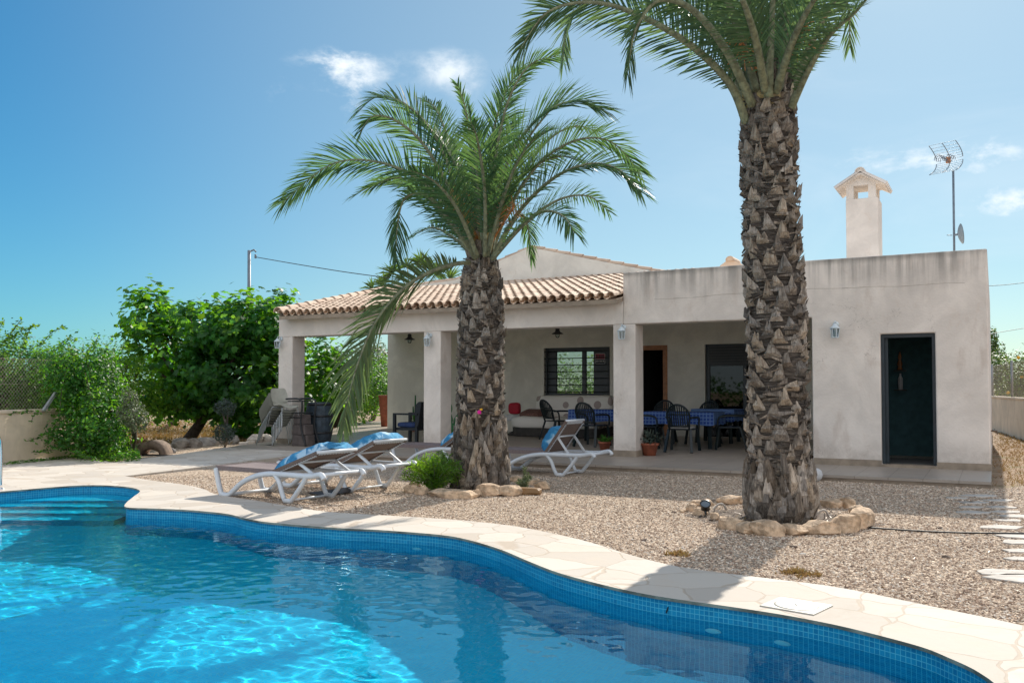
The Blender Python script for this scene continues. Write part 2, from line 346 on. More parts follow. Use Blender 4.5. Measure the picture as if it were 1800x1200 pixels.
def cloths():
    m, g, b = newmat('check_cloth'); p = pos(g)
    s = g.n('ShaderNodeSeparateXYZ', i_Vector=p)
    def st(o, k=.07): return g.m('GREATER_THAN', g.m('FRACT', g.m('DIVIDE', g.m('ADD', o, 50), k)), .72)
    k = g.m('MAXIMUM', g.m('MAXIMUM', st(s.outputs[0]), st(s.outputs[2])), g.m('MULTIPLY', st(s.outputs[1]), 1))
    c = g.mix(k, (.006, .045, .25), (.10, .19, .42)); g.nt.links.new(c, b.inputs['Base Color']); b.inputs['Roughness'].default_value = .7
    m, g, b = newmat('throw'); p = pos(g)
    v = g.n('ShaderNodeTexVoronoi', i_Vector=p, i_Scale=3.6); s = g.n('ShaderNodeSeparateColor', i_Color=v.outputs['Color'])
    k = g.m('MULTIPLY', g.m('LESS_THAN', v.outputs['Distance'], .36), g.m('GREATER_THAN', s.outputs[0], .35))
    k2 = g.m('MULTIPLY', k, g.m('GREATER_THAN', s.outputs[1], .82))
    c = g.mix(k, (.86, .82, .76), (.44, .36, .33)); c = g.mix(k2, c, (.03, .03, .03)); g.nt.links.new(c, b.inputs['Base Color']); b.inputs['Roughness'].default_value = .95
    m, g, b = newmat('blue_towel'); p = g.n('ShaderNodeTexCoord').outputs['Object']
    f = g.noise(p, 7, 5, .6, .8); wv = g.noise(p, 2.2, 2, .5, 0)
    c = g.mix(g.ss(f, .4, .65), (.03, .20, .40), (.07, .36, .60)); c = g.mix(g.ss(g.m('ADD', g.m('MULTIPLY', wv, .7), g.m('MULTIPLY', f, .5)), .60, .68, 0, .75), c, (.55, .70, .80))
    g.nt.links.new(c, b.inputs['Base Color']); b.inputs['Roughness'].default_value = .9; bump(g, b, g.noise(p, 12, 4), .6, .02)
    m, g, b = newmat('red_sign')
    b.inputs['Base Color'].default_value = (.30, .02, .05, 1)
cloths()
M = MATS

# ------------------------------------------------------------------ mesh building
class MB:
    def __init__(s): s.v = []; s.f = []; s.m = []; s.s = []; s.uv = None
    def add(s, vs, fs, mi=0, sm=False):
        o = len(s.v); s.v += [tuple(v) for v in vs]
        for f in fs: s.f.append(tuple(i + o for i in f)); s.m.append(mi); s.s.append(sm)
        return s
    def box(s, x0, x1, y0, y1, z0, z1, mi=0):
        return s.add([(x0,y0,z0),(x1,y0,z0),(x1,y1,z0),(x0,y1,z0),(x0,y0,z1),(x1,y0,z1),(x1,y1,z1),(x0,y1,z1)],
                     [(0,3,2,1),(4,5,6,7),(0,1,5,4),(1,2,6,5),(2,3,7,6),(3,0,4,7)], mi)
    def obox(s, mat, sx, sy, sz, mi=0, taper=1.):
        vs = []
        for k in (-.5, .5):
            t = 1 if k < 0 else taper
            for a, b in ((-.5,-.5),(.5,-.5),(.5,.5),(-.5,.5)): vs.append(mat @ Vector((a*sx*t, b*sy*t, k*sz)))
        return s.add(vs, [(0,3,2,1),(4,5,6,7),(0,1,5,4),(1,2,6,5),(2,3,7,6),(3,0,4,7)], mi)
    def bar(s, a, b, wx, wy, mi=0):
        a = Vector(a); b = Vector(b); d = b - a; L = d.length
        q = d.to_track_quat('Z', 'Y').to_matrix().to_4x4(); q.translation = (a + b) / 2
        return s.obox(q, wx, wy, L, mi)
    def tube(s, pts, rad, n=6, mi=0, cap=True, sm=True, flat=None):
        pts = [Vector(p) for p in pts]
        if not isinstance(rad, (list, tuple)): rad = [rad] * len(pts)
        vs = []; fs = []; ref = None
        for i, p in enumerate(pts):
            t = (pts[min(i+1, len(pts)-1)] - pts[max(i-1, 0)]).normalized()
            if ref is None: ref = t.orthogonal().normalized() if flat is None else Vector(flat)
            ref = (ref - t * ref.dot(t)).normalized(); b = t.cross(ref)
            for k in range(n):
                a = 2 * math.pi * k / n; vs.append(p + (ref * math.cos(a) + b * math.sin(a)) * rad[i])
        for i in range(len(pts) - 1):
            for k in range(n): fs.append((i*n+k, i*n+(k+1)%n, (i+1)*n+(k+1)%n, (i+1)*n+k))
        if cap: fs += [tuple(range(n))[::-1], tuple(range((len(pts)-1)*n, len(pts)*n))]
        return s.add(vs, fs, mi, sm)
    def lathe(s, prof, c=(0,0,0), n=16, mi=0, sm=True, axis=None, cap=True):
        c = Vector(c); vs = []; fs = []
        q = Matrix.Identity(3) if axis is None else Vector(axis).to_track_quat('Z', 'Y').to_matrix()
        for r, z in prof:
            for k in range(n):
                a = 2*math.pi*k/n; vs.append(c + q @ Vector((r*math.cos(a), r*math.sin(a), z)))
        for i in range(len(prof)-1):
            for k in range(n): fs.append((i*n+k, i*n+(k+1)%n, (i+1)*n+(k+1)%n, (i+1)*n+k))
        if cap: fs += [tuple(range(n))[::-1], tuple(range((len(prof)-1)*n, len(prof)*n))]
        return s.add(vs, fs, mi, sm)
    def prism(s, poly, ax, lo, hi, mi=0):
        """poly: 2D list; ax 'x','y','z' extrusion axis"""
        def P(a, b, t): return {'x': (t, a, b), 'y': (a, t, b), 'z': (a, b, t)}[ax]
        n = len(poly); tri = geometry.tessellate_polygon([[Vector((a, b, 0)) for a, b in poly]])
        vs = [P(a, b, lo) for a, b in poly] + [P(a, b, hi) for a, b in poly]
        fs = [t for t in tri] + [tuple(i + n for i in t) for t in tri] + [(i, (i+1) % n, (i+1) % n + n, i + n) for i in range(n)]
        return s.add(vs, fs, mi)
    def build(s, name, mats, parent=None, loc=None, bevel=0, fix=True, world=True):
        me = bpy.data.meshes.new(name)
        vs = s.v
        o = bpy.data.objects.new(name, me)
        if parent is not None:
            L = parent.location if parent.type == 'EMPTY' else parent.get('_o', (0,0,0))
            off = Vector(parent['_w'])
        else:
            if loc is None:
                xs = [v[0] for v in vs]; ys = [v[1] for v in vs]; zs = [v[2] for v in vs]
                loc = ((min(xs)+max(xs))/2, (min(ys)+max(ys))/2, min(zs))
            off = Vector((0,0,0)); 
        base = Vector(loc) if loc is not None else off
        me.from_pydata([(v[0]-base.x, v[1]-base.y, v[2]-base.z) for v in vs], [], s.f)
        if not isinstance(mats, (list, tuple)): mats = [mats]
        for m in mats: me.materials.append(M[m])
        me.polygons.foreach_set('material_index', s.m); me.polygons.foreach_set('use_smooth', s.s)
        if s.uv:
            ul = me.uv_layers.new(name='uv'); flat = []
            for f in s.f:
                for i in f: flat += s.uv[i]
            ul.data.foreach_set('uv', flat)
        if fix:
            bm = bmesh.new(); bm.from_mesh(me); bmesh.ops.recalc_face_normals(bm, faces=bm.faces); bm.to_mesh(me); bm.free()
        me.update(); COL.objects.link(o); o['_w'] = tuple(base)
        if parent is not None:
            o.parent = parent; o.location = base - Vector(parent['_w'])
        else: o.location = base
        if bevel:
            b = o.modifiers.new('bevel', 'BEVEL'); b.width = bevel; b.segments = 2; b.limit_method = 'ANGLE'
        return o
def tag(o, label=None, cat=None, group=None, kind=None):
    if label: o['label'] = label
    if cat: o['category'] = cat
    if group: o['group'] = group
    if kind: o['kind'] = kind
    return o
def empty(name, loc, label=None, cat=None, group=None):
    o = bpy.data.objects.new(name, None); o.location = loc; o['_w'] = tuple(loc); COL.objects.link(o); o.empty_display_size = .2
    return tag(o, label, cat, group)
def struct(o, label, cat): return tag(o, label, cat, None, 'structure')
def children(o): return [c for c in COL.objects if c.parent is o]
def copy_tree(o, parent=None):
    c = o.copy(); COL.objects.link(c)
    if parent is not None: c.parent = parent
    for ch in children(o): copy_tree(ch, c)
    return c
def catmull(pts, k=6, closed=False):
    pts = [Vector(p) for p in pts]; n = len(pts); out = []
    for i in range(n if closed else n - 1):
        if closed: p0, p1, p2, p3 = pts[i-1], pts[i], pts[(i+1) % n], pts[(i+2) % n]
        else: p0, p1, p2, p3 = pts[max(i-1,0)], pts[i], pts[i+1], pts[min(i+2,n-1)]
        for j in range(k):
            t = j / k; out.append(.5*((2*p1)+(p2-p0)*t+(2*p0-5*p1+4*p2-p3)*t*t+(3*p1-p0-3*p2+p3)*t**3))
    if not closed: out.append(pts[-1])
    return out
def inside(p, poly):
    c = False; n = len(poly); j = n - 1
    for i in range(n):
        xi, yi = poly[i][0], poly[i][1]; xj, yj = poly[j][0], poly[j][1]
        if (yi > p[1]) != (yj > p[1]) and p[0] < (xj-xi)*(p[1]-yi)/(yj-yi)+xi: c = not c
        j = i
    return c
def sheet(outer, holes, z):
    """flat mesh of a polygon with holes"""
    loops = [[Vector((p[0], p[1], 0)) for p in l] for l in [outer] + holes]
    tri = geometry.tessellate_polygon(loops); vs = [(p.x, p.y, z) for l in loops for p in l]
    return vs, [tuple(t) for t in tri]

# ================================================================== SETTING
PIN = [(-11.40,6.3),(-11.32,7.2),(-11.1,8.0),(-10.46,8.16),(-9.86,7.95),(-9.34,7.44),(-8.93,7.02),(-8.60,6.76),(-8.31,6.82),(-7.83,6.93),(-7.22,6.92),(-6.77,6.76),(-6.32,6.68),(-5.52,6.73),
       (-5.14,6.82),(-4.47,6.86),(-4.09,6.75),(-3.63,6.49),(-3.16,6.13),(-2.78,5.86),(-2.37,5.66),(-2.04,5.54),(-1.76,5.49),(-1.5,5.47),(-1.18,5.43),(-.93,5.37),(-.69,5.28),(-.36,5.10),(-.21,4.95),
       (-.07,4.76),(.02,4.5),(.03,4.0),(-.25,3.0),(-1.1,1.9),(-2.5,1.2),(-4.6,1.0),(-7.2,1.6),(-9.5,2.9),(-10.9,4.6)]
POUT = [(-11.67,9.12),(-10.79,8.88),(-9.89,8.70),(-9.2,8.42),(-8.68,8.12),(-7.61,7.84),(-6.84,7.62),(-6.29,7.54),(-5.62,7.62),(-4.81,7.70),(-4.06,7.60),(-3.24,7.22),(-2.54,6.72),(-2.04,6.46),(-1.38,6.38),(-1.03,6.34),(-.75,6.24),(-.31,6.02),(.12,5.80),(.7,5.35),(1.05,4.6)]
pin = [(p.x, p.y) for p in catmull([(x, y, 0) for x, y in PIN], 5, True)]
pout = [(p.x, p.y) for p in catmull([(x, y, 0) for x, y in POUT], 5)]
def offset(loop, d):
    n = len(loop); out = []
    for i in range(n):
        a = Vector(loop[i-1]); b = Vector(loop[(i+1) % n]); t = (b - a).normalized(); out.append((loop[i][0] + t.y*d, loop[i][1] - t.x*d))
    return out
area = sum(pin[i-1][0]*pin[i][1]-pin[i][0]*pin[i-1][1] for i in range(len(pin)))
sg = 1 if area > 0 else -1           # outward offset sign
pool_hole = offset(pin, .06 * sg); lip = offset(pin, -.018 * sg)
def P(name, verts_faces, mat, label, cat):
    mb = MB(); mb.add(*verts_faces); return struct(mb.build(name, mat, loc=(0,0,0)), label, cat)
P('ground', sheet([(-500,-300),(500,-300),(500,700),(-500,700)], [pool_hole], 0.), 'dirt', 'dry sandy ground with weeds around the garden and beyond the walls', 'ground')
# pool shell
mb = MB(); n = len(pin); uv = []; vs = []; fs = []
DEP = -1.22; acc = 0
pts = pin + [pin[0]]
for i, p in enumerate(pts):
    if i: acc += (Vector(pts[i]) - Vector(pts[i-1])).length
    vs += [(p[0], p[1], .034), (p[0], p[1], DEP)]; uv += [(acc, .034), (acc, DEP)]
for i in range(n): fs.append((2*i, 2*i+1, 2*i+3, 2*i+2))
mb.add(vs, fs, 0, True)
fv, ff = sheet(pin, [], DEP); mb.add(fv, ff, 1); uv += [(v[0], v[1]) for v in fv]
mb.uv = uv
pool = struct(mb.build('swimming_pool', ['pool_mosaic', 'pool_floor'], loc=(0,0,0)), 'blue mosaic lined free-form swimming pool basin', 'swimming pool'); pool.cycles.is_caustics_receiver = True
# entry steps in the alcove
A0 = Vector((-10.56, 7.55, 0)); mb = MB(); uv = []
for k in range(4):
    z = -.24 - .20*k; fd = -F0 * (.37 * k)
    if k == 0: q0, q1 = 0., 1.3
    else: q0, q1 = 0., .0
    for (lo, hi) in ((-2.4, .95 + (.5 if k == 0 else 0)),):
        a = A0 + RT*lo + fd; b = A0 + RT*hi + fd; back = F0 * (1.3 if k == 0 else .37)
        V = [a, b, b + back, a + back]
        o = len(mb.v)
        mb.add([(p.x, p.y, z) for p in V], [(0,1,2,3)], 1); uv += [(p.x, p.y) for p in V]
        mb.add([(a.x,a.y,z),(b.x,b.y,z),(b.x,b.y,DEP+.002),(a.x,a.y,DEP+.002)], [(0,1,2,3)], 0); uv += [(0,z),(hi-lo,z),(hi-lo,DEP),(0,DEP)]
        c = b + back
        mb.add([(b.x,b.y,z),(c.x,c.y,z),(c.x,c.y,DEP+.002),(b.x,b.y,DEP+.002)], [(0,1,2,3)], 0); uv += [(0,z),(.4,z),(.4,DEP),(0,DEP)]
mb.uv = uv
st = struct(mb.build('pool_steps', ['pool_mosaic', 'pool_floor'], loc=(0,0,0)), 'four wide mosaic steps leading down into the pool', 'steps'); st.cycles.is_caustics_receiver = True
# water
WZ = -.062; h = .028; x0, x1, y0, y1 = -11.6, .2, .9, 8.3
big = offset(pin, .07 * sg); nx = int((x1-x0)/h); ny = int((y1-y0)/h); idx = {}; mb = MB(); vs = []; fs = []
row = []
for j in range(ny + 1):
    y = y0 + j*h; xs = []
    for i in range(len(big)):
        a, b = big[i-1], big[i]
        if (a[1] > y) != (b[1] > y): xs.append(a[0] + (b[0]-a[0])*(y-a[1])/(b[1]-a[1]))
    xs.sort(); row.append([(xs[k], xs[k+1]) for k in range(0, len(xs)-1, 2)])
def vert(i, j):
    if (i, j) not in idx:
        x = x0 + i*h; y = y0 + j*h
        q = noise.noise(Vector((x*1.3, y*1.3, 0)))
        calm = .62 + .5*noise.noise(Vector((x*.35+3, y*.35, 4))) + .75*max(0., min(1., (-x-1.8)/3.5))
        z = WZ + .0016*q + calm*(.0016*noise.noise(Vector((x*3.2+.4*q, y*3.9, 2))) + .0013*noise.noise(Vector((x*6.0, y*7.5, 5))) + .0013*noise.noise(Vector((x*11.5, y*13, 8))) + .0005*noise.noise(Vector((x*19, y*21, 3))))
        idx[(i, j)] = len(vs); vs.append((x, y, z))
    return idx[(i, j)]
for j in range(ny):
    yc = y0 + (j+.5)*h
    for i in range(nx):
        xc = x0 + (i+.5)*h
        if any(a <= xc <= b for a, b in row[j]): fs.append((vert(i,j), vert(i+1,j), vert(i+1,j+1), vert(i,j+1)))
mb.add(vs, fs, 0, True)
wo = struct(mb.build('water', 'water', loc=(0,0,0), fix=False), 'clear rippled blue pool water reflecting palms and house', 'water'); wo.cycles.is_caustics_caster = True
# deck and coping slab
def slab(mb, outer, holes, z, zb, mi=0):
    vs_, fs_ = sheet(outer, holes, z); mb.add(vs_, fs_, mi)
    for L in [outer] + holes:
        m_ = len(L); mb.add([(p[0], p[1], z) for p in L] + [(p[0], p[1], zb) for p in L], [(i, (i+1) % m_, (i+1) % m_ + m_, i + m_) for i in range(m_)], mi)
mb = MB(); deck_outer = pout[::-1] + [(-14.06,10.74),(-15.72,11.06),(-16.2,10.8),(-15.75,9.3),(-15.1,7),(-14,2),(-13,-3),(4,-3),(2.2,3.5)]
slab(mb, deck_outer, [], .05, .004) if False else None
vs_, fs_ = sheet(deck_outer, [lip], .05); mb.add(vs_, fs_, 0)
m_ = len(deck_outer); mb.add([(p[0], p[1], .05) for p in deck_outer] + [(p[0], p[1], .004) for p in deck_outer], [(i, (i+1) % m_, (i+1) % m_ + m_, i + m_) for i in range(m_)], 0)
m_ = len(lip); mb.add([(p[0], p[1], .05) for p in lip] + [(p[0], p[1], .030) for p in lip] + [(p[0], p[1], .031) for p in pin], [(i, (i+1) % m_, (i+1) % m_ + m_, i + m_) for i in range(m_)] + [(i+m_, (i+1) % m_ + m_, (i+1) % m_ + 2*m_, i + 2*m_) for i in range(m_)], 1)
struct(mb.build('pool_deck', ['crazy_paving', 'coping_edge'], loc=(0,0,0)), 'cream crazy-paved stone deck and coping round the pool', 'paving')
mb = MB()
pa = [(-11.67,9.12,.05),(-11.75,11.5,.085),(-11.8,13.7,.12)]; pb = [(-14.06,10.74,.05),(-14.19,12.22,.085),(-14.56,13.86,.12)]
V = pa + pb + [(x, y, 0) for x, y, z in pa] + [(x, y, 0) for x, y, z in pb]
mb.add(V, [(0,1,4,3),(1,2,5,4),(0,6,7,1),(1,7,8,2),(3,4,10,9),(4,5,11,10)])
struct(mb.build('garden_path', 'crazy_paving', loc=(0,0,0)), 'cream paved path joining the pool deck to the porch terrace', 'path')
# terrace
def tz(y): return .12 + max(0, min(1, (y - 15.0) / 5.4)) * .14
tp = [(-.06,13.7),(-11.8,13.7),(-14.56,13.86),(-14.95,14.92),(-15.2,16.2),(-16.3,19.4),(-18.4,22.95),(-18.9,26),(-15.0,26),(-15.0,20.5),(-.06,20.5)]
bm = bmesh.new(); vs_, fs_ = sheet(tp, [], 0); bv = [bm.verts.new(v) for v in vs_]
for f in fs_: bm.faces.new([bv[i] for i in f])
for yy in (15.0, 17.0, 19.0, 20.4): bmesh.ops.bisect_plane(bm, geom=bm.verts[:] + bm.edges[:] + bm.faces[:], plane_co=(0, yy, 0), plane_no=(0, 1, 0))
mb = MB(); bm.verts.ensure_lookup_table(); bm.verts.index_update()
mb.add([(v.co.x, v.co.y, tz(v.co.y)) for v in bm.verts], [tuple(v.index for v in f.verts) for f in bm.faces], 0)
for e in bm.edges:
    if e.is_boundary:
        a, b = e.verts[0].co, e.verts[1].co
        mb.add([(a.x,a.y,tz(a.y)),(b.x,b.y,tz(b.y)),(b.x,b.y,-.05),(a.x,a.y,-.05)], [(0,1,2,3)], 1)
bm.free()
mb.box(-11.8, -.06, 13.672, 13.70, .082, .118, 0)
struct(mb.build('terrace', ['terrace_tile', 'riser'] if 'riser' in M else ['terrace_tile', 'plinth'], loc=(0,0,0)), 'raised beige tiled terrace running under the porch', 'terrace')
# gravel bed
gp = [(x, y - .12) for x, y in pout[::-1]] + [(-11.66,9.0),(-11.79,13.75),(.05,13.75),(.35,14.3),(1.0,14.6),(2.5,13.8),(5,12),(6,8),(5,3.5),(2,3.6)]
gp2 = [(-14.0,10.6),(-14.15,12.2),(-14.5,13.8),(-14.9,15.3),(-15.6,15.9),(-16.8,15.6),(-16.2,13.6),(-15.75,12.2)]
mb = MB(); mb.add(*sheet(gp, [], .03)); mb.add(*sheet(gp2, [], .03))
tag(mb.build('gravel', 'gravel', loc=(0,0,0)), 'beige and brown gravel covering the bed between pool and terrace', 'gravel', None, 'stuff')
# loose pebbles standing proud of the gravel
def pebbles(count, sample, zf, s0, s1, seed):
    rnd = random.Random(seed); mb = MB(); k = 0
    while k < count:
        x, y = sample(rnd)
        if not (inside((x, y), gp) or inside((x, y), gp2)) : continue
        if inside((x, y), deck_outer): continue
        k += 1; s = rnd.uniform(s0, s1); a = rnd.random()*6.28; ca, sa = math.cos(a), math.sin(a)
        sx, sy, sz = s*rnd.uniform(.8,1.4), s*rnd.uniform(.6,1), s*rnd.uniform(.4,.8); z = zf + sz*rnd.uniform(0,.5)
        q = []
        for u, v_, t in ((1,0,0),(0,1,0),(-1,0,0),(0,-1,0),(.2,.1,1)):
            X = u*sx*rnd.uniform(.8,1.2); Y_ = v_*sy*rnd.uniform(.8,1.2); q.append((x + X*ca - Y_*sa, y + X*sa + Y_*ca, z + t*sz + (rnd.uniform(-.3,.3)*sz if t == 0 else 0)))
        mb.add(q, [(0,1,4),(1,2,4),(2,3,4),(3,0,4)])
    return mb
def smp(rnd):
    d = 5.2 + 8.6*rnd.random()**1.15; l = rnd.uniform(-.56, .62)*d; p = F0*d + RT*l; return p.x, p.y
pb_ = pebbles(62000, smp, .03, .006, .0155, 3)
tag(pb_.build('loose_pebbles', 'pebble', loc=(0,0,0), fix=False), 'loose tan pebbles scattered over the gravel bed', 'gravel', None, 'stuff')

# ================================================================== HOUSE
house = empty('house', (-7.5, 15.4, .12), 'low white stucco house with arcaded porch, tiled lean-to roof and flat-roofed wing', 'house')
def wallgrid(mb, x0, x1, z0, z1, y0, y1, holes, mi=0, swap=False, tol=1e-6):
    xs = sorted({x0, x1, *[v for hh in holes for v in hh[:2] if x0 <= v <= x1]}); zs = sorted({z0, z1, *[v for hh in holes for v in hh[2:] if z0 <= v <= z1]})
    def solid(i, j):
        if not (0 <= i < len(xs)-1 and 0 <= j < len(zs)-1): return False
        cx = (xs[i]+xs[i+1])/2; cz = (zs[j]+zs[j+1])/2
        return not any(a < cx < b and c < cz < d for a, b, c, d in holes)
    T = (lambda x, y, z: (y, x, z)) if swap else (lambda x, y, z: (x, y, z))
    vid = {}; V = []; Fc = []
    def v(i, j, k):
        if (i,j,k) not in vid: vid[(i,j,k)] = len(V); V.append(T(xs[i], y1 if k else y0, zs[j]))
        return vid[(i,j,k)]
    for i in range(len(xs)-1):
        for j in range(len(zs)-1):
            if not solid(i, j): continue
            Fc += [(v(i,j,0),v(i+1,j,0),v(i+1,j+1,0),v(i,j+1,0)), (v(i,j,1),v(i,j+1,1),v(i+1,j+1,1),v(i+1,j,1))]
            if not solid(i-1,j): Fc.append((v(i,j,0),v(i,j+1,0),v(i,j+1,1),v(i,j,1)))
            if not solid(i+1,j): Fc.append((v(i+1,j,0),v(i+1,j,1),v(i+1,j+1,1),v(i+1,j+1,0)))
            if not solid(i,j-1): Fc.append((v(i,j,0),v(i,j,1),v(i+1,j,1),v(i+1,j,0)))
            if not solid(i,j+1): Fc.append((v(i,j+1,0),v(i+1,j+1,0),v(i+1,j+1,1),v(i,j+1,1)))
    mb.add(V, Fc, mi)
XR = -.07
mb = MB(); wallgrid(mb, -6.03, XR, .02, 3.53, 15.4, 15.65, [(-6.03, -2.67, .0, 2.57), (-1.61, -.81, .17, 2.26)])
mb.build('front_wall', 'stucco_front', house, bevel=.02)
mb = MB(); mb.box(XR-.22, XR, 15.652, 20.4, .02, 3.53); mb.build('side_wall', 'stucco', house, bevel=.02)
mb = MB(); mb.box(-6.03, -5.83, 15.652, 20.4, 3.0, 3.53); mb.box(-5.83, XR-.22, 15.652, 20.4, 3.15, 3.25); mb.build('flat_roof', 'stucco', house)
mb = MB(); mb.box(-2.67, -2.5, 15.652, 20.4, .1, 2.95); mb.build('inner_wall', 'stucco_porch', house)
mb = MB(); mb.box(-14.5, -6.032, 15.4, 15.82, 2.57, 3.02); mb.build('porch_beam', 'stucco', house, bevel=.015)
mb = MB(); mb.box(-14.95, XR-.22, 15.822, 20.4, 2.96, 3.0); mb.box(-5.9, XR-.25, 15.652, 15.82, 2.96, 3.0); mb.build('ceiling', 'ceiling', house)
for a, b in ((-14.5,-14.08), (-10.47,-10.05), (-6.23,-5.79)):
    mb = MB(); mb.box(a, b, 15.4, 15.82, .05, 2.569); p = mb.build('pillar', 'stucco_front', house, bevel=.015)
    mb = MB(); e = .014; mb.box(a-e, b+e, 15.4-e, 15.82+e, .05, .245); mb.build('plinth', 'plinth', p)
mb = MB(); mb.box(-2.66, -1.61, 15.386, 15.4, .1, .235); mb.box(-.81, XR+.012, 15.386, 15.4, .1, .235); mb.box(XR, XR+.012, 15.4, 25, .1, .235)
mb.box(-1.63, -.79, 15.37, 15.6, .10, .172); mb.build('plinth', 'plinth', house)
# main body: gable front with openings
def gable(name, y0, y1, holes, mat, poly):
    mb = MB(); loops = [[Vector((a, b, 0)) for a, b in poly]] + [[Vector(p + (0,)) for p in ((a,c),(b,c),(b,d),(a,d))] for a, b, c, d in holes]
    tri = geometry.tessellate_polygon(loops); flat = [p for l in loops for p in l]; k = len(flat)
    fs = [tuple(t) for t in tri] + [tuple(i + k for i in t) for t in tri]; o = 0
    for l in loops:
        m_ = len(l); fs += [(o+i, o+(i+1) % m_, o+(i+1) % m_ + k, o+i+k) for i in range(m_)]; o += m_
    mb.add([(p.x, y0, p.y) for p in flat] + [(p.x, y1, p.y) for p in flat], fs); return mb.build(name, mat, house)
GP = [(-15.1,.1),(-15.1,4.24),(-13.9,4.27),(-12.85,4.33),(-10.55,5.05),(-6.2,3.96),(-6.2,3.9),(XR,3.4),(XR,.1)]
WIN = (-10.16,-8.34,1.18,2.42); D1 = (-7.85,-6.86,.262,2.42); D2 = (-5.95,-4.15,.262,2.42)
gable('gable_wall', 20.4, 20.65, [WIN, D1, D2], 'stucco_porch', GP)
bx0 = at(972, 650, Y=25.).x; bx1 = at(1050, 650, Y=25.).x
bz0 = at(1000, 693, Y=25.).z; bz1 = at(1000, 611, Y=25.).z
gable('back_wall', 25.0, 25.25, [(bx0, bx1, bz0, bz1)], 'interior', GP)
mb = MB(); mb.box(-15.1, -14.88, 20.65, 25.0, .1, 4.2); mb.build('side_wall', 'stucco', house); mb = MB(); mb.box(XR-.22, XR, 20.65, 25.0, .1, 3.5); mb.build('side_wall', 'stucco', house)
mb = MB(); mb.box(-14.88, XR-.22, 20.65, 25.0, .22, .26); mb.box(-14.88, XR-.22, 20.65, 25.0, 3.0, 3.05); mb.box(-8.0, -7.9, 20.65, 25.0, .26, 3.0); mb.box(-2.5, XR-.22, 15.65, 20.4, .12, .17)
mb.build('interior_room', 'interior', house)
# main roof slabs behind the gable
mb = MB()
for (xa, za), (xb, zb) in (((-15.25,4.2),(-12.85,4.29)), ((-12.85,4.29),(-10.55,5.0)), ((-10.55,5.0),(-6.2,3.9)), ((-6.2,3.86),(XR-.3,3.3))):
    mb.add([(xa,20.652,za),(xb,20.652,zb),(xb,25.5,zb),(xa,25.5,za),(xa,20.652,za-.08),(xb,20.652,zb-.08),(xb,25.5,zb-.08),(xa,25.5,za-.08)],
           [(0,1,2,3),(4,7,6,5),(0,4,5,1),(1,5,6,2),(2,6,7,3),(3,7,4,0)])
mainroof = mb.build('main_roof', 'roof_tile', house)
mb = MB()
def arc_tile(mb, a, b, r0, r1, up, n=5, thick=.012, mi=0, flip=1):
    """barrel tile from a (lower end) to b (upper end)"""
    a = Vector(a); b = Vector(b); t = (b - a).normalized(); s = t.cross(up).normalized(); u = s.cross(t)
    vs = []; fs = []
    for p, r in ((a, r0), (b, r1)):
        for rr in (r, r - thick):
            for k in range(n + 1):
                an = math.pi * k / n; vs.append(p + s*math.cos(an)*rr + u*math.sin(an)*rr*flip)
    m_ = n + 1
    for k in range(n):
        fs += [(k, k+1, 2*m_+k+1, 2*m_+k), (m_+k, 3*m_+k, 3*m_+k+1, m_+k+1), (k, m_+k, m_+k+1, k+1)]
    mb.add(vs, fs, mi, False)
for (xa, za), (xb, zb) in (((-15.1,4.24),(-13.9,4.27)), ((-13.9,4.27),(-12.85,4.33)), ((-12.85,4.33),(-10.55,5.05)), ((-6.2,3.97),(-10.55,5.05))):
    L = math.hypot(xb-xa, zb-za); k = max(1, round(L/.38))
    for i in range(k):
        t0, t1 = i/k, (i+1.12)/k
        arc_tile(mb, (xa+(xb-xa)*t0, 20.5, za+(zb-za)*t0+.012), (xa+(xb-xa)*t1, 20.5, za+(zb-za)*t1-.006), .080, .068, Vector((0,0,1)), 6)
mb.build('gable_capping', 'roof_tile', house, fix=False)
# porch lean-to roof of barrel tiles
EY, EZ, TY, TZ = 15.06, 3.055, 20.4, 4.15
def rz(y): return EZ + (y - EY) * (TZ - EZ) / (TY - EY)
def xl(y): return -14.22 - (y - EY) * .78 / (TY - EY)
mb = MB(); q = [(xl(15.12),15.12),(-6.035,15.12),(-6.035,20.398),(xl(20.398),20.398)]
mb.add([(x,y,rz(y)-.05) for x, y in q] + [(x,y,rz(y)-.13) for x, y in q], [(0,1,2,3),(7,6,5,4),(0,4,5,1),(1,5,6,2),(2,6,7,3),(3,7,4,0)], 1)
rows = 16; dy = (TY - EY) / rows; sp = .195
for c in range(48):
    x = -6.14 - c*sp
    for r in range(rows):
        ya = EY + r*dy; yb = ya + dy*1.18
        if yb > 20.39: yb = 20.39
        j = random.uniform(-.006, .006); jz = random.uniform(-.003, .005)
        if x > xl(ya) + .03: arc_tile(mb, (x+j, ya, rz(ya)+.022+jz), (x-j, yb, rz(yb)+.004), .084, .070, Vector((0,0,1)), 6)
        if x - sp/2 > xl(ya) + .03: arc_tile(mb, (x-sp/2+j, ya+.05, rz(ya)+.03), (x-sp/2, yb, rz(yb)+.02), .070, .075, Vector((0,0,1)), 4, flip=-1)
roof = mb.build('porch_roof', ['roof_tile', 'plinth'], house, fix=False)
mb = MB()
for r in range(14):
    a = r/14; b = (r+1.15)/14; ya = EY + a*(TY-EY); yb = min(EY + b*(TY-EY), 20.39)
    arc_tile(mb, (xl(ya), ya, rz(ya)+.06), (xl(yb), yb, rz(yb)+.045), .115, .095, Vector((0,0,1)), 6, .018)
mb.build('verge_tiles', 'roof_tile', roof, fix=False)
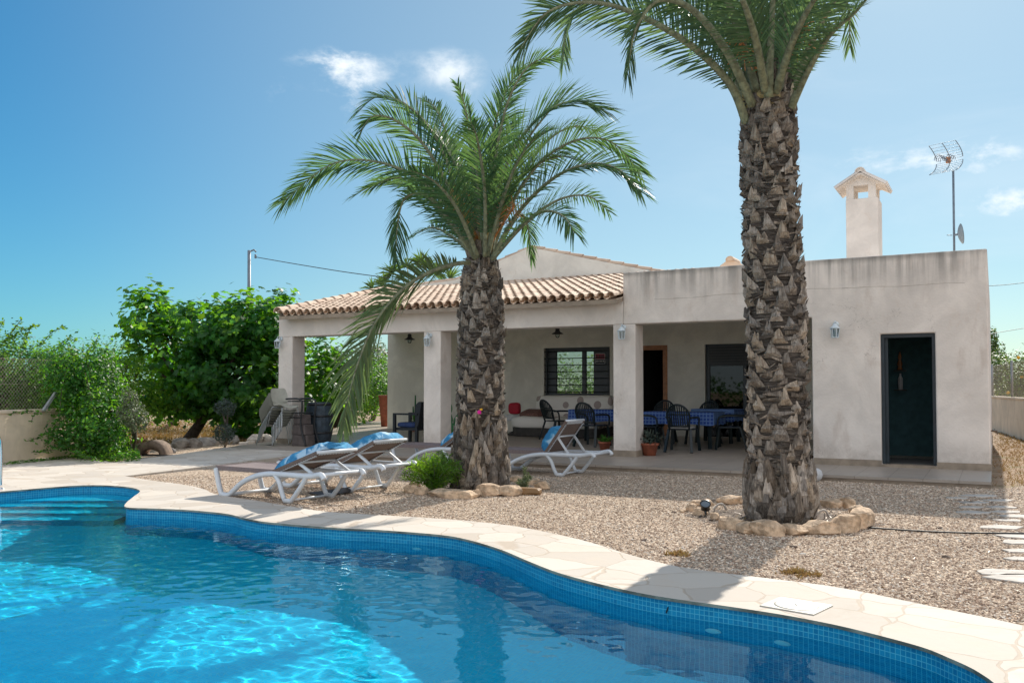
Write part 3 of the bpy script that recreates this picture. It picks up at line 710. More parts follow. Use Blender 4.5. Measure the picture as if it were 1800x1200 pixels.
mb = MB(); mb.add([(xl(15.12)-.0,15.14,rz(15.14)-.12),(xl(20.3),20.3,rz(20.3)-.12),(xl(20.3),20.3,rz(20.3)+.04),(xl(15.12),15.14,rz(15.14)+.04)], [(0,1,2,3)], 0); mb.build('verge_mortar', 'stucco', roof)
# windows and doors
a, b, c, d = WIN
mb = MB(); fw = .09; yf = 20.5
mb.box(a, a+.05, yf, yf+.1, c, d); mb.box(b-.05, b, yf, yf+.1, c, d); mb.box(a+.05, b-.05, yf, yf+.1, d-.09, d); mb.box(a+.05, b-.05, yf, yf+.1, c, c+.09)
mx = at(1026, 650, Y=20.5).x
mb.box(mx-.05, mx+.05, yf+.01, yf+.09, c+.09, d-.09)
xa_ = at(977.5, 650, Y=20.5).x; mb.box(a+.05, xa_, yf+.02, yf+.08, c+.09, d-.09)
xb_ = at(1043, 650, Y=20.5).x; mb.box(xb_, b-.05, yf+.02, yf+.08, c+.09, d-.09)
win = mb.build('window', 'dark_frame', house)
mb = MB(); mb.box(xa_, mx-.05, yf+.04, yf+.046, c+.09, d-.09); mb.build('pane', 'pane', win)
mb = MB(); mb.box(mx+.05, xb_, yf+.04, yf+.046, c+.09, d-.09); mb.build('pane', 'pane', win)
for k in range(7):
    z = c + .12 + k*(d-c-.22)/6; mb = MB(); mb.tube([(a-.02, 20.44, z), (b-.005, 20.44, z)], .011, 6); mb.build('bar', 'bars', win)
for xx in (a+.06, b-.06):
    mb = MB(); mb.box(xx-.012, xx+.012, 20.43, 20.45, c+.02, d-.02); mb.build('bar', 'bars', win)
mb = MB(); mb.box(a-.02, b+.02, 20.37, 20.5, c-.04, c); mb.build('sill', 'ceiling', win)
mb = MB(); a, b, c, d = D1
for q in ((a, a+.09, c, d), (b-.11, b, c, d), (a+.09, b-.11, d-.11, d)): mb.box(q[0], q[1], 20.385, 20.5, q[2], q[3])
dr = mb.build('doorway', 'wood_orange', house); 
mb = MB(); a, b, c, d = D2
mb.box(a, a+.08, 20.5, 20.6, c, d); mb.box(b-.08, b, 20.5, 20.6, c, d); mb.box(a+.08, b-.08, 20.5, 20.6, d-.05, d); mb.box((a+b)/2-.04, (a+b)/2+.04, 20.51, 20.59, c, d-.05)
sd = mb.build('sliding_door', 'dark_frame', house)
mb = MB()
for k in range(7): mb.box(a+.08, b-.08, 20.48, 20.50, d-.06-.065*(k+1)+.008, d-.06-.065*k)
mb.build('roller_shutter', 'bars', sd)
mb = MB(); mb.box(a+.08, (a+b)/2-.04, 20.54, 20.546, c, d-.5); mb.build('pane', 'pane_dark', sd)
mb = MB(); a, b, c, d = -1.61, -.81, .172, 2.26
mb.box(a, a+.05, 15.47, 15.54, c, d); mb.box(b-.05, b, 15.47, 15.54, c, d); mb.box(a+.05, b-.05, 15.47, 15.54, d-.06, d)
mb.box(a+.05, a+.10, 15.54, 15.6, c, d-.06)
mb.build('door_frame', 'dark_frame', house)
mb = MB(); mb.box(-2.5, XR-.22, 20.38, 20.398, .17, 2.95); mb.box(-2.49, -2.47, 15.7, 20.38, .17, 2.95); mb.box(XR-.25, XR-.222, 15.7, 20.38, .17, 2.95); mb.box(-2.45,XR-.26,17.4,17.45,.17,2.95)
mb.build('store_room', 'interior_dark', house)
# chimney
cx0, cx1, cy0, cy1 = -2.74, -2.10, 20.0, 20.75
mb = MB(); mb.box(cx0, cx1, cy0, cy1, 3.26, 5.42); ch = mb.build('chimney', 'stucco', house, bevel=.012)
mb = MB()
for xa, xb in ((cx0+.01, cx0+.16), (cx1-.19, cx1-.04)):
    for ya, yb in ((cy0+.01, cy0+.15), (cy1-.16, cy1-.02)): mb.box(xa, xb, ya, yb, 5.42, 5.70)
cm = (cx0+cx1)/2 - .01
mb.prism([(cx0-.02,5.70),(cx1-.02,5.70),(cx1+.06,5.72),(cm,5.93),(cx0-.1,5.72)], 'y', cy0, cy1)
mb.build('chimney_hood', 'stucco', ch)
mb = MB()
for s in (-1, 1):
    ex = cm + s*.47; V = [(cm, 5.97), (ex, 5.71), (ex, 5.65), (cm, 5.91)]
    mb.prism(V if s > 0 else V[::-1], 'y', cy0-.12, cy1+.12, 0)
    for k in range(6):
        y = cy0 - .10 + k*(cy1-cy0+.2)/5; arc_tile(mb, (cm+s*.50, y, 5.64), (cm+s*.05, y, 5.93), .075, .06, Vector((0,0,1)), 5)
arc_tile(mb, (cm, cy0-.15, 5.95), (cm, cy1+.15, 5.95), .11, .11, Vector((0,0,1)), 8, .02)
mb.prism([(cm+.1*math.cos(t*.35), 5.94+.11*math.sin(t*.35)) for t in range(10)], 'y', cy0-.12, cy0+.3)
mb.build('chimney_cap', 'stucco', ch)
p = at(1290, 468, Y=24.0)
mb = MB(); mb.prism([(p.x-.3, p.z-.15), (p.x+.3, p.z-.15), (p.x+.3, p.z), (p.x+.08, p.z+.12), (p.x-.12, p.z+.12), (p.x-.3, p.z)], 'y', 23.7, 24.3); mb.box(p.x-.25, p.x+.25, 23.75, 24.25, 3.0, p.z-.152)
arc_tile(mb, (p.x-.02, 23.65, p.z+.12), (p.x-.02, 24.35, p.z+.12), .12, .12, Vector((0,0,1)), 8, .02)
mb.prism([(p.x-.02+.11*math.cos(t*.35), p.z+.11+.11*math.sin(t*.35)) for t in range(10)], 'y', 23.66, 24.2); mb.build('vent_cap', 'roof_tile', house)
# crack line in the parapet
mb = MB(); pts = []; X = -5.6
while X < -.3: pts.append((X, 15.3985, 3.03 + .02*noise.noise(Vector((X*2, 0, 0))) + .05*noise.noise(Vector((X*.5, 3, 0))))); X += .09
for i in range(len(pts)-1):
    if noise.noise(Vector((pts[i][0]*1.7, 9, 0))) > -.28: wd = .004 + .009*max(0, noise.noise(Vector((pts[i][0]*9, 1, 0)))); A, B = pts[i], pts[i+1]; mb.add([(A[0],A[1],A[2]-wd/2),(B[0],B[1],B[2]-wd/2),(B[0],B[1],B[2]+wd/2),(A[0],A[1],A[2]+wd/2)], [(0,1,2,3)])
mb.build('plaster_crack', 'plinth', house)
# ================================================================== PALMS
def ribbon_leaf(mb, p, d, L, wv, wd, droop, mi=0):
    d = d.normalized(); m1 = p + d*(L*.5) + Vector((0,0,-droop*.22*L)); e = p + d*L*.97 + Vector((0,0,-droop*L))
    s = wv * (wd/2)
    mb.add([p - s*.7, p + s*.7, m1 + s, m1 - s, e], [(0,1,2,3),(3,2,4)], mi)
def frond(name, palm, path, L=.5, n=64, start=.15, roll=.6, wd=.019, droop=.2, r0=.034, mats=('frond_leaf', 'stem_green'), rnd=None, vee=.35, dens=1., label=None, tipL=.5):
    rnd = rnd or random
    L *= 1.16; n = int(n*1.38)
    P_ = catmull(path, 8); mb = MB()
    N_ = len(P_); rad = [max(.004, r0*(1 - i/(N_-1))**.8) for i in range(N_)]
    mb.tube(P_, rad, 5, 1)
    cum = [0.]
    for i in range(1, N_): cum.append(cum[-1] + (P_[i]-P_[i-1]).length)
    tot = cum[-1]
    def sample(t):
        q = t*tot
        for i in range(1, N_):
            if cum[i] >= q or i == N_-1:
                u = (q - cum[i-1]) / max(1e-6, cum[i]-cum[i-1]); return P_[i-1].lerp(P_[i], u), (P_[i]-P_[i-1]).normalized()
    view = F0
    for k in range(int(n*dens)):
        t = start + (1-start)*(k+rnd.random()*.6)/(n*dens)
        p, T = sample(min(t, .999))
        S = T.cross(ZZ)
        if S.length < .25: S = (T.cross(RT) + S)
        S.normalize(); Nn = S.cross(T).normalized()
        q = Matrix.Rotation(roll, 3, T); S2 = q @ S; N2 = q @ Nn
        u = (t - start)/(1-start)
        al = R(68 - 46*u + rnd.uniform(-7, 7)); Lk = L*(.42 + .58*math.sin(min(1, u*2.1+.12)*math.pi/2)) * (1 if u < .62 else 1-(u-.62)/.38*(1-tipL)) * rnd.uniform(.85, 1.08)
        if u < .12: Lk *= .4 + 4*u
        for sd_ in (-1, 1):
            be = vee + rnd.uniform(-.22, .22)
            d = T*math.cos(al) + (S2*sd_*math.cos(be) + N2*math.sin(be))*math.sin(al)
            wv = N2.cross(d).normalized()
            tw = rnd.uniform(-.5, .5); wv = (wv*math.cos(tw) + d.cross(wv).normalized()*math.sin(tw))
            ribbon_leaf(mb, p + T*rnd.uniform(-.01,.01), d, Lk*rnd.uniform(.92,1.05), wv, wd, droop*rnd.uniform(.5,1.5)*(.5+u*.5), 0)
    o = mb.build(name, list(mats), palm, fix=False)
    if label: o['label'] = label
    return o
def palm_trunk(palm, axis, radii, seed, low, boot_w=.13, top_yellow=False):
    """axis: catmull points; radii per point"""
    rnd = random.Random(seed); P_ = catmull(axis, 6); K = len(P_); n = 28; mb = MB()
    def rad(t):
        x = t*(len(radii)-1); i = min(int(x), len(radii)-2); return radii[i]+(radii[i+1]-radii[i])*(x-i)
    vs = []; fs = []
    sub = []
    M_ = 90
    def ax(t):
        x = t*(K-1); i = min(int(x), K-2); return P_[i].lerp(P_[i+1], x-i)
    for j in range(M_+1):
        t = j/M_; c = ax(t); r = rad(t)*.90
        for k in range(n):
            a = 2*math.pi*k/n; rr = r*(1+.05*noise.noise(Vector((math.cos(a)*2, math.sin(a)*2, c.z*6+seed)))+.018*math.sin(c.z*46+math.sin(a*3)*1.4))
            vs.append(c + Vector((math.cos(a)*rr, math.sin(a)*rr, 0)))
    for j in range(M_):
        for k in range(n): fs.append((j*n+k, j*n+(k+1)%n, (j+1)*n+(k+1)%n, (j+1)*n+k))
    mb.add(vs, fs, 0, True); mb.add([P_[-1]+Vector((0,0,.05))], []); 
    H = P_[-1].z - P_[0].z; z = .02; k = 0
    mb.add([P_[-1] + Vector((math.cos(a)*radii[-1]*.9, math.sin(a)*radii[-1]*.9, 0)) for a in [i*.7854 for i in range(8)]], [tuple(range(8))])
    rt_ = radii[-1]; tp0 = P_[-1]
    mb.lathe([(rt_*.92,-.05),(rt_*.86,.10),(rt_*.62,.28),(rt_*.35,.45),(.02,.6)], tp0, 18, 0)
    for q_ in range(46):
        a_ = q_*2.39996; zz_ = .02 + .40*(q_/46); rr_ = rt_*(.95-1.3*zz_); o_ = Vector((math.cos(a_), math.sin(a_), 0)); t_ = Vector((-math.sin(a_), math.cos(a_), 0)); b_ = tp0 + o_*rr_ + ZZ*zz_; u_ = (ZZ + o_*.35).normalized(); L_s = rnd.uniform(.10, .22); w_s = rnd.uniform(.03, .05)
        mb.add([b_-t_*w_s, b_+t_*w_s, b_+u_*L_s+t_*w_s*.6, b_+u_*L_s-t_*w_s*.6, b_-t_*w_s-o_*.04, b_+t_*w_s-o_*.04, b_+u_*L_s+t_*w_s*.6-o_*.03, b_+u_*L_s-t_*w_s*.6-o_*.03], [(0,1,2,3),(7,6,5,4),(0,4,5,1),(1,5,6,2),(2,6,7,3),(3,7,4,0)], rnd.choice((1,2,3,2)))
    while z < H*.985:
        lowz = z < low
        per = 13 if lowz else 9.0
        k += 1; z += (.09 if lowz else .125)/per*1.0
        t = min(1, z/H); a = k*2.39996 + rnd.uniform(-.1, .1); c = ax(t); r = rad(t)
        out = Vector((math.cos(a), math.sin(a), 0)); tan = Vector((-math.sin(a), math.cos(a), 0))
        if lowz: w0 = boot_w*rnd.uniform(.85, 1.25); w1 = w0*rnd.uniform(.18, .5); hh = rnd.uniform(.2, .34); lean = rnd.uniform(.06, .18)*(1 if z > .12 else .5); th = .04; skew = rnd.uniform(-.5, .5)
        else:
            w0 = boot_w*rnd.uniform(1.0, 1.45); w1 = w0*rnd.uniform(.16, .46); hh = rnd.uniform(.10, .18); lean = rnd.uniform(.06, .36); th = .024; skew = rnd.uniform(-.35, .35)
        up = (ZZ + out*lean + tan*skew*.5).normalized(); nr = up.cross(tan).normalized(); nr = nr if nr.dot(out) > 0 else -nr
        b0 = c + out*(r*.88) + ZZ*(-.02)
        b1 = b0 + up*hh
        m1 = b0 + up*hh*.5
        j = [rnd.uniform(-.016, .016) for _ in range(8)]
        wm = (w0+w1)/2*rnd.uniform(.95,1.12)
        V = []
        for (cc, ww, tt, bow) in ((b0, w0, th*.5, .0), (m1, wm, th, .02), (b1, w1, th*.55, .0)):
            V += [cc - tan*ww/2 - nr*tt*.6, cc + tan*ww/2 - nr*tt*.6, cc + tan*ww*.36 + nr*(tt+bow), cc + nr*(tt+bow*1.4), cc - tan*ww*.36 + nr*(tt+bow)]
        V[10] += up*j[0]*3; V[11] += up*j[1]*3; V[12] += up*j[2]*4; V[13] += up*(j[3]*3+.004); V[14] += up*j[4]*4
        Fc = []
        for q in (0, 5):
            for e in range(5): Fc.append((q+e, q+(e+1)%5, q+5+(e+1)%5, q+5+e))
        Fc.append((10,11,12,13,14))
        mi = 1 if rnd.random() < (.72 if not lowz else .4) else 2
        if top_yellow and z > H*.94 and rnd.random() < .55: mi = 3
        mb.add(V, Fc, mi)
        # torn fibre sheets between the boots
        for _f in range(rnd.choice((2,2,3,3)) if not lowz else rnd.choice((0,1))):
            s = rnd.choice((-1, 1)); q0 = c + out*(r*.98) + tan*s*w0*.3 + ZZ*rnd.uniform(0, .1); L = rnd.uniform(.10, .26)
            q1 = q0 + tan*s*L*.8 + out*(-.5*L*L/r) + ZZ*rnd.uniform(-.05, .09) + out*.02
            wd = rnd.uniform(.006, .030); mb.add([q0 - ZZ*wd, q0 + ZZ*wd, q1 + ZZ*wd*.3 + out*.012, q1 - ZZ*wd*.3], [(0,1,2,3)], rnd.choice((0, 2, 2)))
    for _ in range(int(H*420)):
        t = rnd.random(); a = rnd.random()*6.283; c = ax(t); r = rad(t)*rnd.uniform(.95, 1.05); out = Vector((math.cos(a), math.sin(a), 0)); tan = Vector((-math.sin(a), math.cos(a), 0))
        q = c + out*r; d = (out + tan*rnd.uniform(-1.6, 1.6) + ZZ*rnd.uniform(-.6, .9)).normalized()*rnd.uniform(.03, .10); s = ZZ.cross(d).normalized()*.0022
        mb.add([q - s, q + s, q + d + Vector((0,0,-.01))], [(0,1,2)], rnd.choice((1, 2)))
    return mb.build('trunk', ['trunk_fibre', 'boot', 'boot_dark', 'stem_yellow'], palm, fix=False)
rp = random.Random(11)
# ---- left palm
pl = at(842, 862, z=0.0); DL = (pl - CAM).dot(F0)
palmL = empty('palm_tree', pl, 'shorter date palm standing right of the sun loungers with full arching crown', 'palm tree')
def L_(px, py, dd=0.): return at(px, py, d=DL + dd)
c0 = L_(842, 866); c0.z = .0
axL = [c0, L_(845, 800), L_(845, 700), L_(846, 600), L_(846, 520), L_(845, 465)]
palm_trunk(palmL, axL, [.40, .36, .315, .315, .31, .295, .26, .195], 5, .85)
def fr(palm, Lf, pts, base=None, **k):
    pa_ = [Lf(*p) for p in pts]; return frond('frond', palm, pa_, rnd=rp, **k)
FL = [  # pixel path with depth offsets from the trunk axis
 ([(838,455,-.1),(795,375,-.3),(735,315,-.5),(660,284,-.7),(580,290,-.8),(497,356,-.9)], dict(roll=.75, L=.50, n=80)),
 ([(842,450,.1),(805,340,.2),(765,240,.3),(715,185,.4),(665,170,.5),(630,196,.6)], dict(roll=-.7, L=.50, n=74)),
 ([(838,450,-.1),(800,350,-.4),(745,255,-.7),(695,212,-.9),(655,205,-1.1),(634,232,-1.2)], dict(roll=.8, L=.40, n=66)),
 ([(848,450,0),(838,360,.1),(828,260,.15),(818,190,.15),(803,146,.1)], dict(roll=.8, L=.30, n=64, vee=.3)),
 ([(850,450,-.1),(842,350,-.3),(834,250,-.5),(822,185,-.6)], dict(roll=-.6, L=.34, n=60)),
 ([(852,448,.2),(868,340,.4),(880,260,.7),(905,215,.9)], dict(roll=.5, L=.46, n=60)),
 ([(846,448,.2),(826,350,.5),(800,275,.8),(775,240,1.0)], dict(roll=-.5, L=.46, n=60)),
 ([(856,450,.1),(886,360,.2),(930,300,.3),(985,275,.3),(1030,290,.2)], dict(roll=.2, L=.48, n=66)),
 ([(842,452,.1),(806,385,.2),(760,335,.4),(700,312,.5),(650,330,.6)], dict(roll=.3, L=.46, n=66)),
 ([(854,450,0),(862,340,.1),(880,225,.2),(903,155,.2),(935,112,.2),(980,98,.2)], dict(roll=-.8, L=.50, n=76)),
 ([(858,450,-.2),(872,350,-.4),(902,265,-.6),(950,205,-.8),(1005,178,-.9),(1060,192,-1.)], dict(roll=.85, L=.62, n=84)),
 ([(862,452,.1),(895,365,.2),(950,285,.3),(1015,246,.4),(1075,250,.5),(1125,302,.6)], dict(roll=-.75, L=.52, n=80)),
 ([(864,455,-.2),(910,375,-.4),(975,312,-.6),(1040,288,-.8),(1090,300,-.9),(1127,338,-1.)], dict(roll=.8, L=.46, n=76)),
 ([(836,455,-.2),(800,400,-.5),(752,345,-.8),(712,348,-1.1),(698,400,-1.2),(696,462,-1.25)], dict(roll=.7, L=.36, n=62, droop=.35)),
 ([(834,452,.3),(790,395,.8),(735,335,1.3),(675,320,1.8),(620,345,2.1)], dict(roll=-.6, L=.42, n=60)),
 ([(868,455,.3),(893,405,.7),(915,378,.9),(928,400,1.),(935,455,1.05)], dict(roll=-.6, L=.26, n=46, droop=.4)),
 ([(846,450,.3),(820,330,.9),(785,235,1.5),(765,190,2.0),(745,175,2.4)], dict(roll=-.4, L=.44, n=60)),
 ([(852,450,-.3),(852,340,-.9),(840,250,-1.5),(828,215,-2.0)], dict(roll=.3, L=.48, n=56)),
 ([(856,450,-.2),(890,330,-.8),(925,260,-1.4),(960,232,-1.9)], dict(roll=.4, L=.55, n=60)),
 ([(858,450,.4),(905,330,1.),(960,250,1.6),(1010,222,2.1),(1050,232,2.5)], dict(roll=-.4, L=.48, n=66)),
 ([(862,455,.3),(925,390,.9),(985,350,1.5),(1035,345,2.),(1070,372,2.3)], dict(roll=-.7, L=.42, n=60)),
 ([(850,450,.1),(862,330,.3),(868,230,.5),(890,160,.6),(915,120,.7)], dict(roll=.9, L=.42, n=66)),
 ([(840,452,-.3),(805,370,-.9),(765,320,-1.5),(722,300,-2.0)], dict(roll=.5, L=.44, n=56)),
 ([(866,455,-.3),(915,400,-1.),(955,372,-1.6),(990,380,-2.1),(1010,410,-2.3)], dict(roll=.6, L=.42, n=54, droop=.3)),
 ([(838,455,.4),(800,420,1.),(760,400,1.5),(725,415,1.9)], dict(roll=-.5, L=.38, n=46, droop=.3)),
 ([(862,448,0),(884,350,-.1),(922,255,-.1),(962,200,0),(1000,160,.1)], dict(roll=-.2, L=.44, n=66)),
 ([(845,450,0),(822,350,.2),(790,270,.3),(752,225,.5),(715,215,.7)], dict(roll=.1, L=.44, n=62)),
]
for pts, k in FL: fr(palmL, L_, pts, **k)
fr(palmL, L_, [(832,462,-.1),(800,464,-.5),(755,478,-.9),(705,510,-1.2),(660,565,-1.4),(630,635,-1.45),(612,700,-1.4),(604,752,-1.35)], roll=.95, L=.52, n=90, droop=.35, mats=('frond_dull', 'stem_green'), wd=.026, start=.13, label='long drooping grey-green frond hanging to the left', tipL=.35)
for x0_, y0_, x1_, y1_, dd in ((846,440,805,352,-.3),(850,435,790,345,-.5),(860,440,885,352,-.3),(858,440,905,362,-.5),(848,440,822,350,.3),(862,440,872,345,.4)):
    mb = MB(); A = L_(x0_, y0_, 0); B = L_(x1_, y1_, dd); mid = L_((x0_*.6+x1_*.4), (y0_*.55+y1_*.45), dd*.5)
    mb.tube(catmull([A, mid, B], 6), .014, 5)
    for k in range(34):
        t = rp.uniform(.55, 1); q = A.lerp(B, t); e = q + Vector((rp.uniform(-.22,.22), rp.uniform(-.15,.15), rp.uniform(-.12,.16)))
        mb.tube([q, (q+e)/2 + Vector((0,0,.03)), e], .0045, 4, cap=False)
    mb.build('fruit_stalk', 'orange_stalk', palmL, fix=False)
# ---- right palm
prt = at(1371, 918, z=0.0); DR = (prt - CAM).dot(F0)
palmR = empty('palm_tree', prt, 'tall thick date palm before the porch, its crown reaching past the top of view', 'palm tree')
def R_(px, py, dd=0.): return at(px, py, d=DR + dd)
axR = [Vector((prt.x, prt.y, 0)), R_(1370, 860), R_(1367, 740), R_(1366, 600), R_(1359, 470), R_(1353, 340), R_(1350, 240), R_(1351, 170)]
palm_trunk(palmR, axR, [.345, .335, .315, .30, .295, .30, .285, .272, .275, .268, .24], 9, .75, .14, True)
FR = [
 ([(1312,215,-.1),(1285,150,-.3),(1225,88,-.6),(1140,35,-.8),(1050,5,-1.0),(965,20,-1.2),(915,85,-1.3)], dict(roll=.8, L=.44, n=92)),
 ([(1322,190,.1),(1285,110,.2),(1220,40,.3),(1130,-20,.4),(1050,-10,.5),(1000,40,.5),(990,108,.5)], dict(roll=-.6, L=.40, n=84)),
 ([(1322,185,-.2),(1280,95,-.6),(1220,20,-1.),(1160,0,-1.3),(1118,50,-1.4),(1102,132,-1.4)], dict(roll=.7, L=.34, n=74, droop=.3)),
 ([(1330,160,-.2),(1300,60,-.4),(1255,-50,-.7),(1180,-140,-1.),(1080,-190,-1.2)], dict(roll=.8, L=.48, n=84)),
 ([(1352,170,-.3),(1356,60,-.6),(1362,-80,-1.0),(1365,-230,-1.4)], dict(roll=.4, L=.5, n=80, start=.16)),
 ([(1340,150,-.1),(1322,40,-.3),(1300,-90,-.6),(1280,-240,-.8)], dict(roll=.5, L=.5, n=80)),
 ([(1370,160,-.2),(1382,50,-.4),(1402,-80,-.7),(1440,-220,-.8)], dict(roll=-.5, L=.5, n=80)),
 ([(1386,185,-.1),(1412,110,-.2),(1450,30,-.3),(1505,-50,-.4),(1590,-110,-.5)], dict(roll=-.8, L=.42, n=78)),
 ([(1382,160,.1),(1410,60,.3),(1450,-40,.6),(1510,-120,.9)], dict(roll=-.5, L=.44, n=74)),
 ([(1388,175,.3),(1430,70,.9),(1465,5,1.4),(1490,10,1.8),(1494,84,2.0)], dict(roll=-.4, L=.34, n=60, droop=.35)),
 ([(1376,165,.3),(1395,60,.8),(1420,-20,1.3),(1440,-80,1.8)], dict(roll=-.3, L=.44, n=66)),
 ([(1330,170,.3),(1300,80,.8),(1255,10,1.4),(1200,-20,2.0)], dict(roll=-.3, L=.44, n=66)),
 ([(1345,160,.3),(1340,50,.9),(1325,-60,1.5),(1300,-140,2.2)], dict(roll=.2, L=.46, n=70)),
 ([(1360,160,0),(1372,60,.1),(1385,-60,.2),(1392,-200,.3)], dict(roll=1.2, L=.4, n=70)),
 ([(1318,200,0),(1282,120,.1),(1240,55,.2),(1190,20,.4)], dict(roll=.1, L=.40, n=60)),
 ([(1390,190,-.2),(1422,120,-.6),(1460,60,-1.0),(1505,20,-1.3),(1545,-30,-1.5)], dict(roll=.6, L=.36, n=60)),
 ([(1345,160,-.3),(1325,60,-1.),(1290,-30,-1.7),(1240,-70,-2.3)], dict(roll=.6, L=.44, n=66)),
 ([(1365,160,-.3),(1395,70,-1.),(1440,-10,-1.7),(1500,-40,-2.3)], dict(roll=-.6, L=.44, n=66)),
 ([(1330,165,0),(1290,70,0),(1240,-10,.1),(1170,-60,.1),(1090,-60,.2),(1040,-10,.2)], dict(roll=.3, L=.42, n=76)),
]
for pts, k in FR: fr(palmR, R_, pts, **{**dict(mats=('frond_leaf_big', 'stem_green'), r0=.050, start=.13), **k})
for x0_, y0_, x1_, y1_, dd in ((1345,150,1318,20,-.3),(1365,150,1420,40,-.4),(1340,150,1290,70,-.5)):
    mb = MB(); A = R_(x0_, y0_, 0); B = R_(x1_, y1_, dd); mb.tube(catmull([A, R_((x0_+x1_)/2, (y0_+y1_)/2-10, dd*.6), B], 6), .016, 5)
    for k in range(26):
        t = rp.uniform(.6, 1); q = A.lerp(B, t); e = q + Vector((rp.uniform(-.2,.2), rp.uniform(-.15,.15), rp.uniform(-.2,.1))); mb.tube([q, (q+e)/2 + Vector((0,0,.03)), e], .005, 4, cap=False)
    mb.build('fruit_stalk', 'orange_stalk', palmR, fix=False)
# ---- fan palm behind the house
pf = at(720, 505, d=30.0); fanp = empty('fan_palm', (pf.x, pf.y, 0), 'distant fan palm poking up behind the tiled porch roof', 'palm tree')
mb = MB(); mb.tube([(pf.x,pf.y,0),(pf.x,pf.y,2.5),(pf.x,pf.y,pf.z)], [.3,.25,.2], 10); mb.build('trunk', 'bark_grey', fanp)
for px, py, dd in ((675,500,0),(690,480,-.5),(715,468,.3),(740,462,-.3),(765,478,.4),(790,490,0),(705,490,.8),(750,470,-.8),(730,480,-1),(655,508,.4)):
    mb = MB(); A = Vector(pf) + Vector((0,0,-.1)); B = at(px, py, d=30+dd); mb.tube([A, (A+B)/2+Vector((0,0,.12)), B], .02, 4, 1)
    D_ = (B-A).normalized(); S_ = D_.cross(F0).normalized(); U_ = S_.cross(D_)
    for k in range(26):
        a = R(-95 + 190*k/25 + rp.uniform(-3, 3)); d = D_*math.cos(a) + S_*math.sin(a) + U_*rp.uniform(-.15, .15)
        ribbon_leaf(mb, B, d, rp.uniform(.5, .75), D_.cross(d).cross(d).normalized() if D_.cross(d).length > .05 else S_, .045, rp.uniform(.05, .5))
    mb.build('frond', ['far_leaf', 'stem_green'], fanp, fix=False)

# ================================================================== TREES AND SHRUBS
def rect_leaf(): return [(0,0),(.35,.28),(1,0),(.35,-.28)], [(0,1,2,3)]
LOBED = [(0,0),(.10,.22),(.30,.50),(.42,.26),(.62,.42),(.70,.18),(1.0,.0),(.70,-.18),(.62,-.42),(.42,-.26),(.30,-.50),(.10,-.22)]
def leaf_at(mb, p, nrm, dirv, s, lobed, mi=0):
    t = (dirv - nrm*dirv.dot(nrm)).normalized(); b = nrm.cross(t)
    if lobed:
        pts = [p + (t*(x-.4) + b*y*.95 - nrm*(.22*y*y + .12*x*x))*s for x, y in LOBED]; cc = p + t*.0*s
        mb.add(pts + [cc], [(12,i,(i+1)%12) for i in range(12)], mi)
    else:
        mb.add([p - t*.5*s, p + b*.27*s - nrm*.06*s, p + t*.5*s, p - b*.27*s - nrm*.06*s], [(0,1,2),(0,2,3)], mi)
def crown(mb, blobs, n, size, lobed, seed, shell=.45, up=.55, mi=0, var=.35, clump=0, clump_r=.25, zmin=None):
    rnd = random.Random(seed); wts = [(b[1]*b[2] + b[1]*b[3] + b[2]*b[3]) for b in blobs]; tw = sum(wts); cl = []
    k = 0
    for bi, b in enumerate(blobs):
        m_ = int(n*wts[bi]/tw)
        cs = []
        if clump:
            for _ in range(max(3, int(clump*wts[bi]/tw))):
                v = Vector((rnd.gauss(0,1), rnd.gauss(0,1), rnd.gauss(0,1))).normalized()*rnd.uniform(.75, 1.05); cs.append(v)
        for _ in range(m_):
            if clump and rnd.random() < .75:
                c = rnd.choice(cs); rr = min(b[1], b[2], b[3]); v = c + Vector((rnd.gauss(0,1), rnd.gauss(0,1), rnd.gauss(0,1)))*clump_r/ max(rr,.2)*.6
            else:
                v = Vector((rnd.gauss(0,1), rnd.gauss(0,1), rnd.gauss(0,1))).normalized(); v *= 1 - shell*rnd.random()**1.5
            f = 1 + .22*noise.noise(v*1.7 + Vector((bi*3, seed, 0))); v = v*f
            p = b[0] + RT*v.x*b[1] + F0*v.y*b[2] + ZZ*v.z*b[3]
            if zmin is not None and p.z < zmin: continue
            nr = (RT*v.x/b[1] + F0*v.y/b[2] + ZZ*v.z/b[3]).normalized()
            nr = (nr*.7 + ZZ*up + Vector((rnd.gauss(0,.45), rnd.gauss(0,.45), rnd.gauss(0,.45)))).normalized()
            d = Vector((rnd.gauss(0,1), rnd.gauss(0,1), rnd.gauss(0,.6)-.5)).normalized()
            if abs(d.dot(nr)) > .97: continue
            leaf_at(mb, p, nr, d, size*rnd.uniform(1-var, 1+var), lobed, mi)
def B_(px, py, d, rpx, rpy, rd): return (at(px, py, d=d), rpx*d/F, rd, rpy*d/F)
def sprigs(mb, pts, size, seed, step=.05, mi=0, mi2=1, rad=.006):
    rnd = random.Random(seed); P_ = catmull(pts, 6); mb.tube(P_, rad, 4, mi2, cap=False)
    for i in range(len(P_)-1):
        L = (P_[i+1]-P_[i]).length
        for k in range(max(1, int(L/step))):
            p = P_[i].lerp(P_[i+1], rnd.random())
            nr = Vector((rnd.gauss(0,.6), rnd.gauss(0,.6), .8)).normalized(); d = Vector((rnd.gauss(0,1), rnd.gauss(0,1), rnd.gauss(0,.7))).normalized()
            leaf_at(mb, p + d*size*.5, nr, d, size*rnd.uniform(.7, 1.2), False, mi)
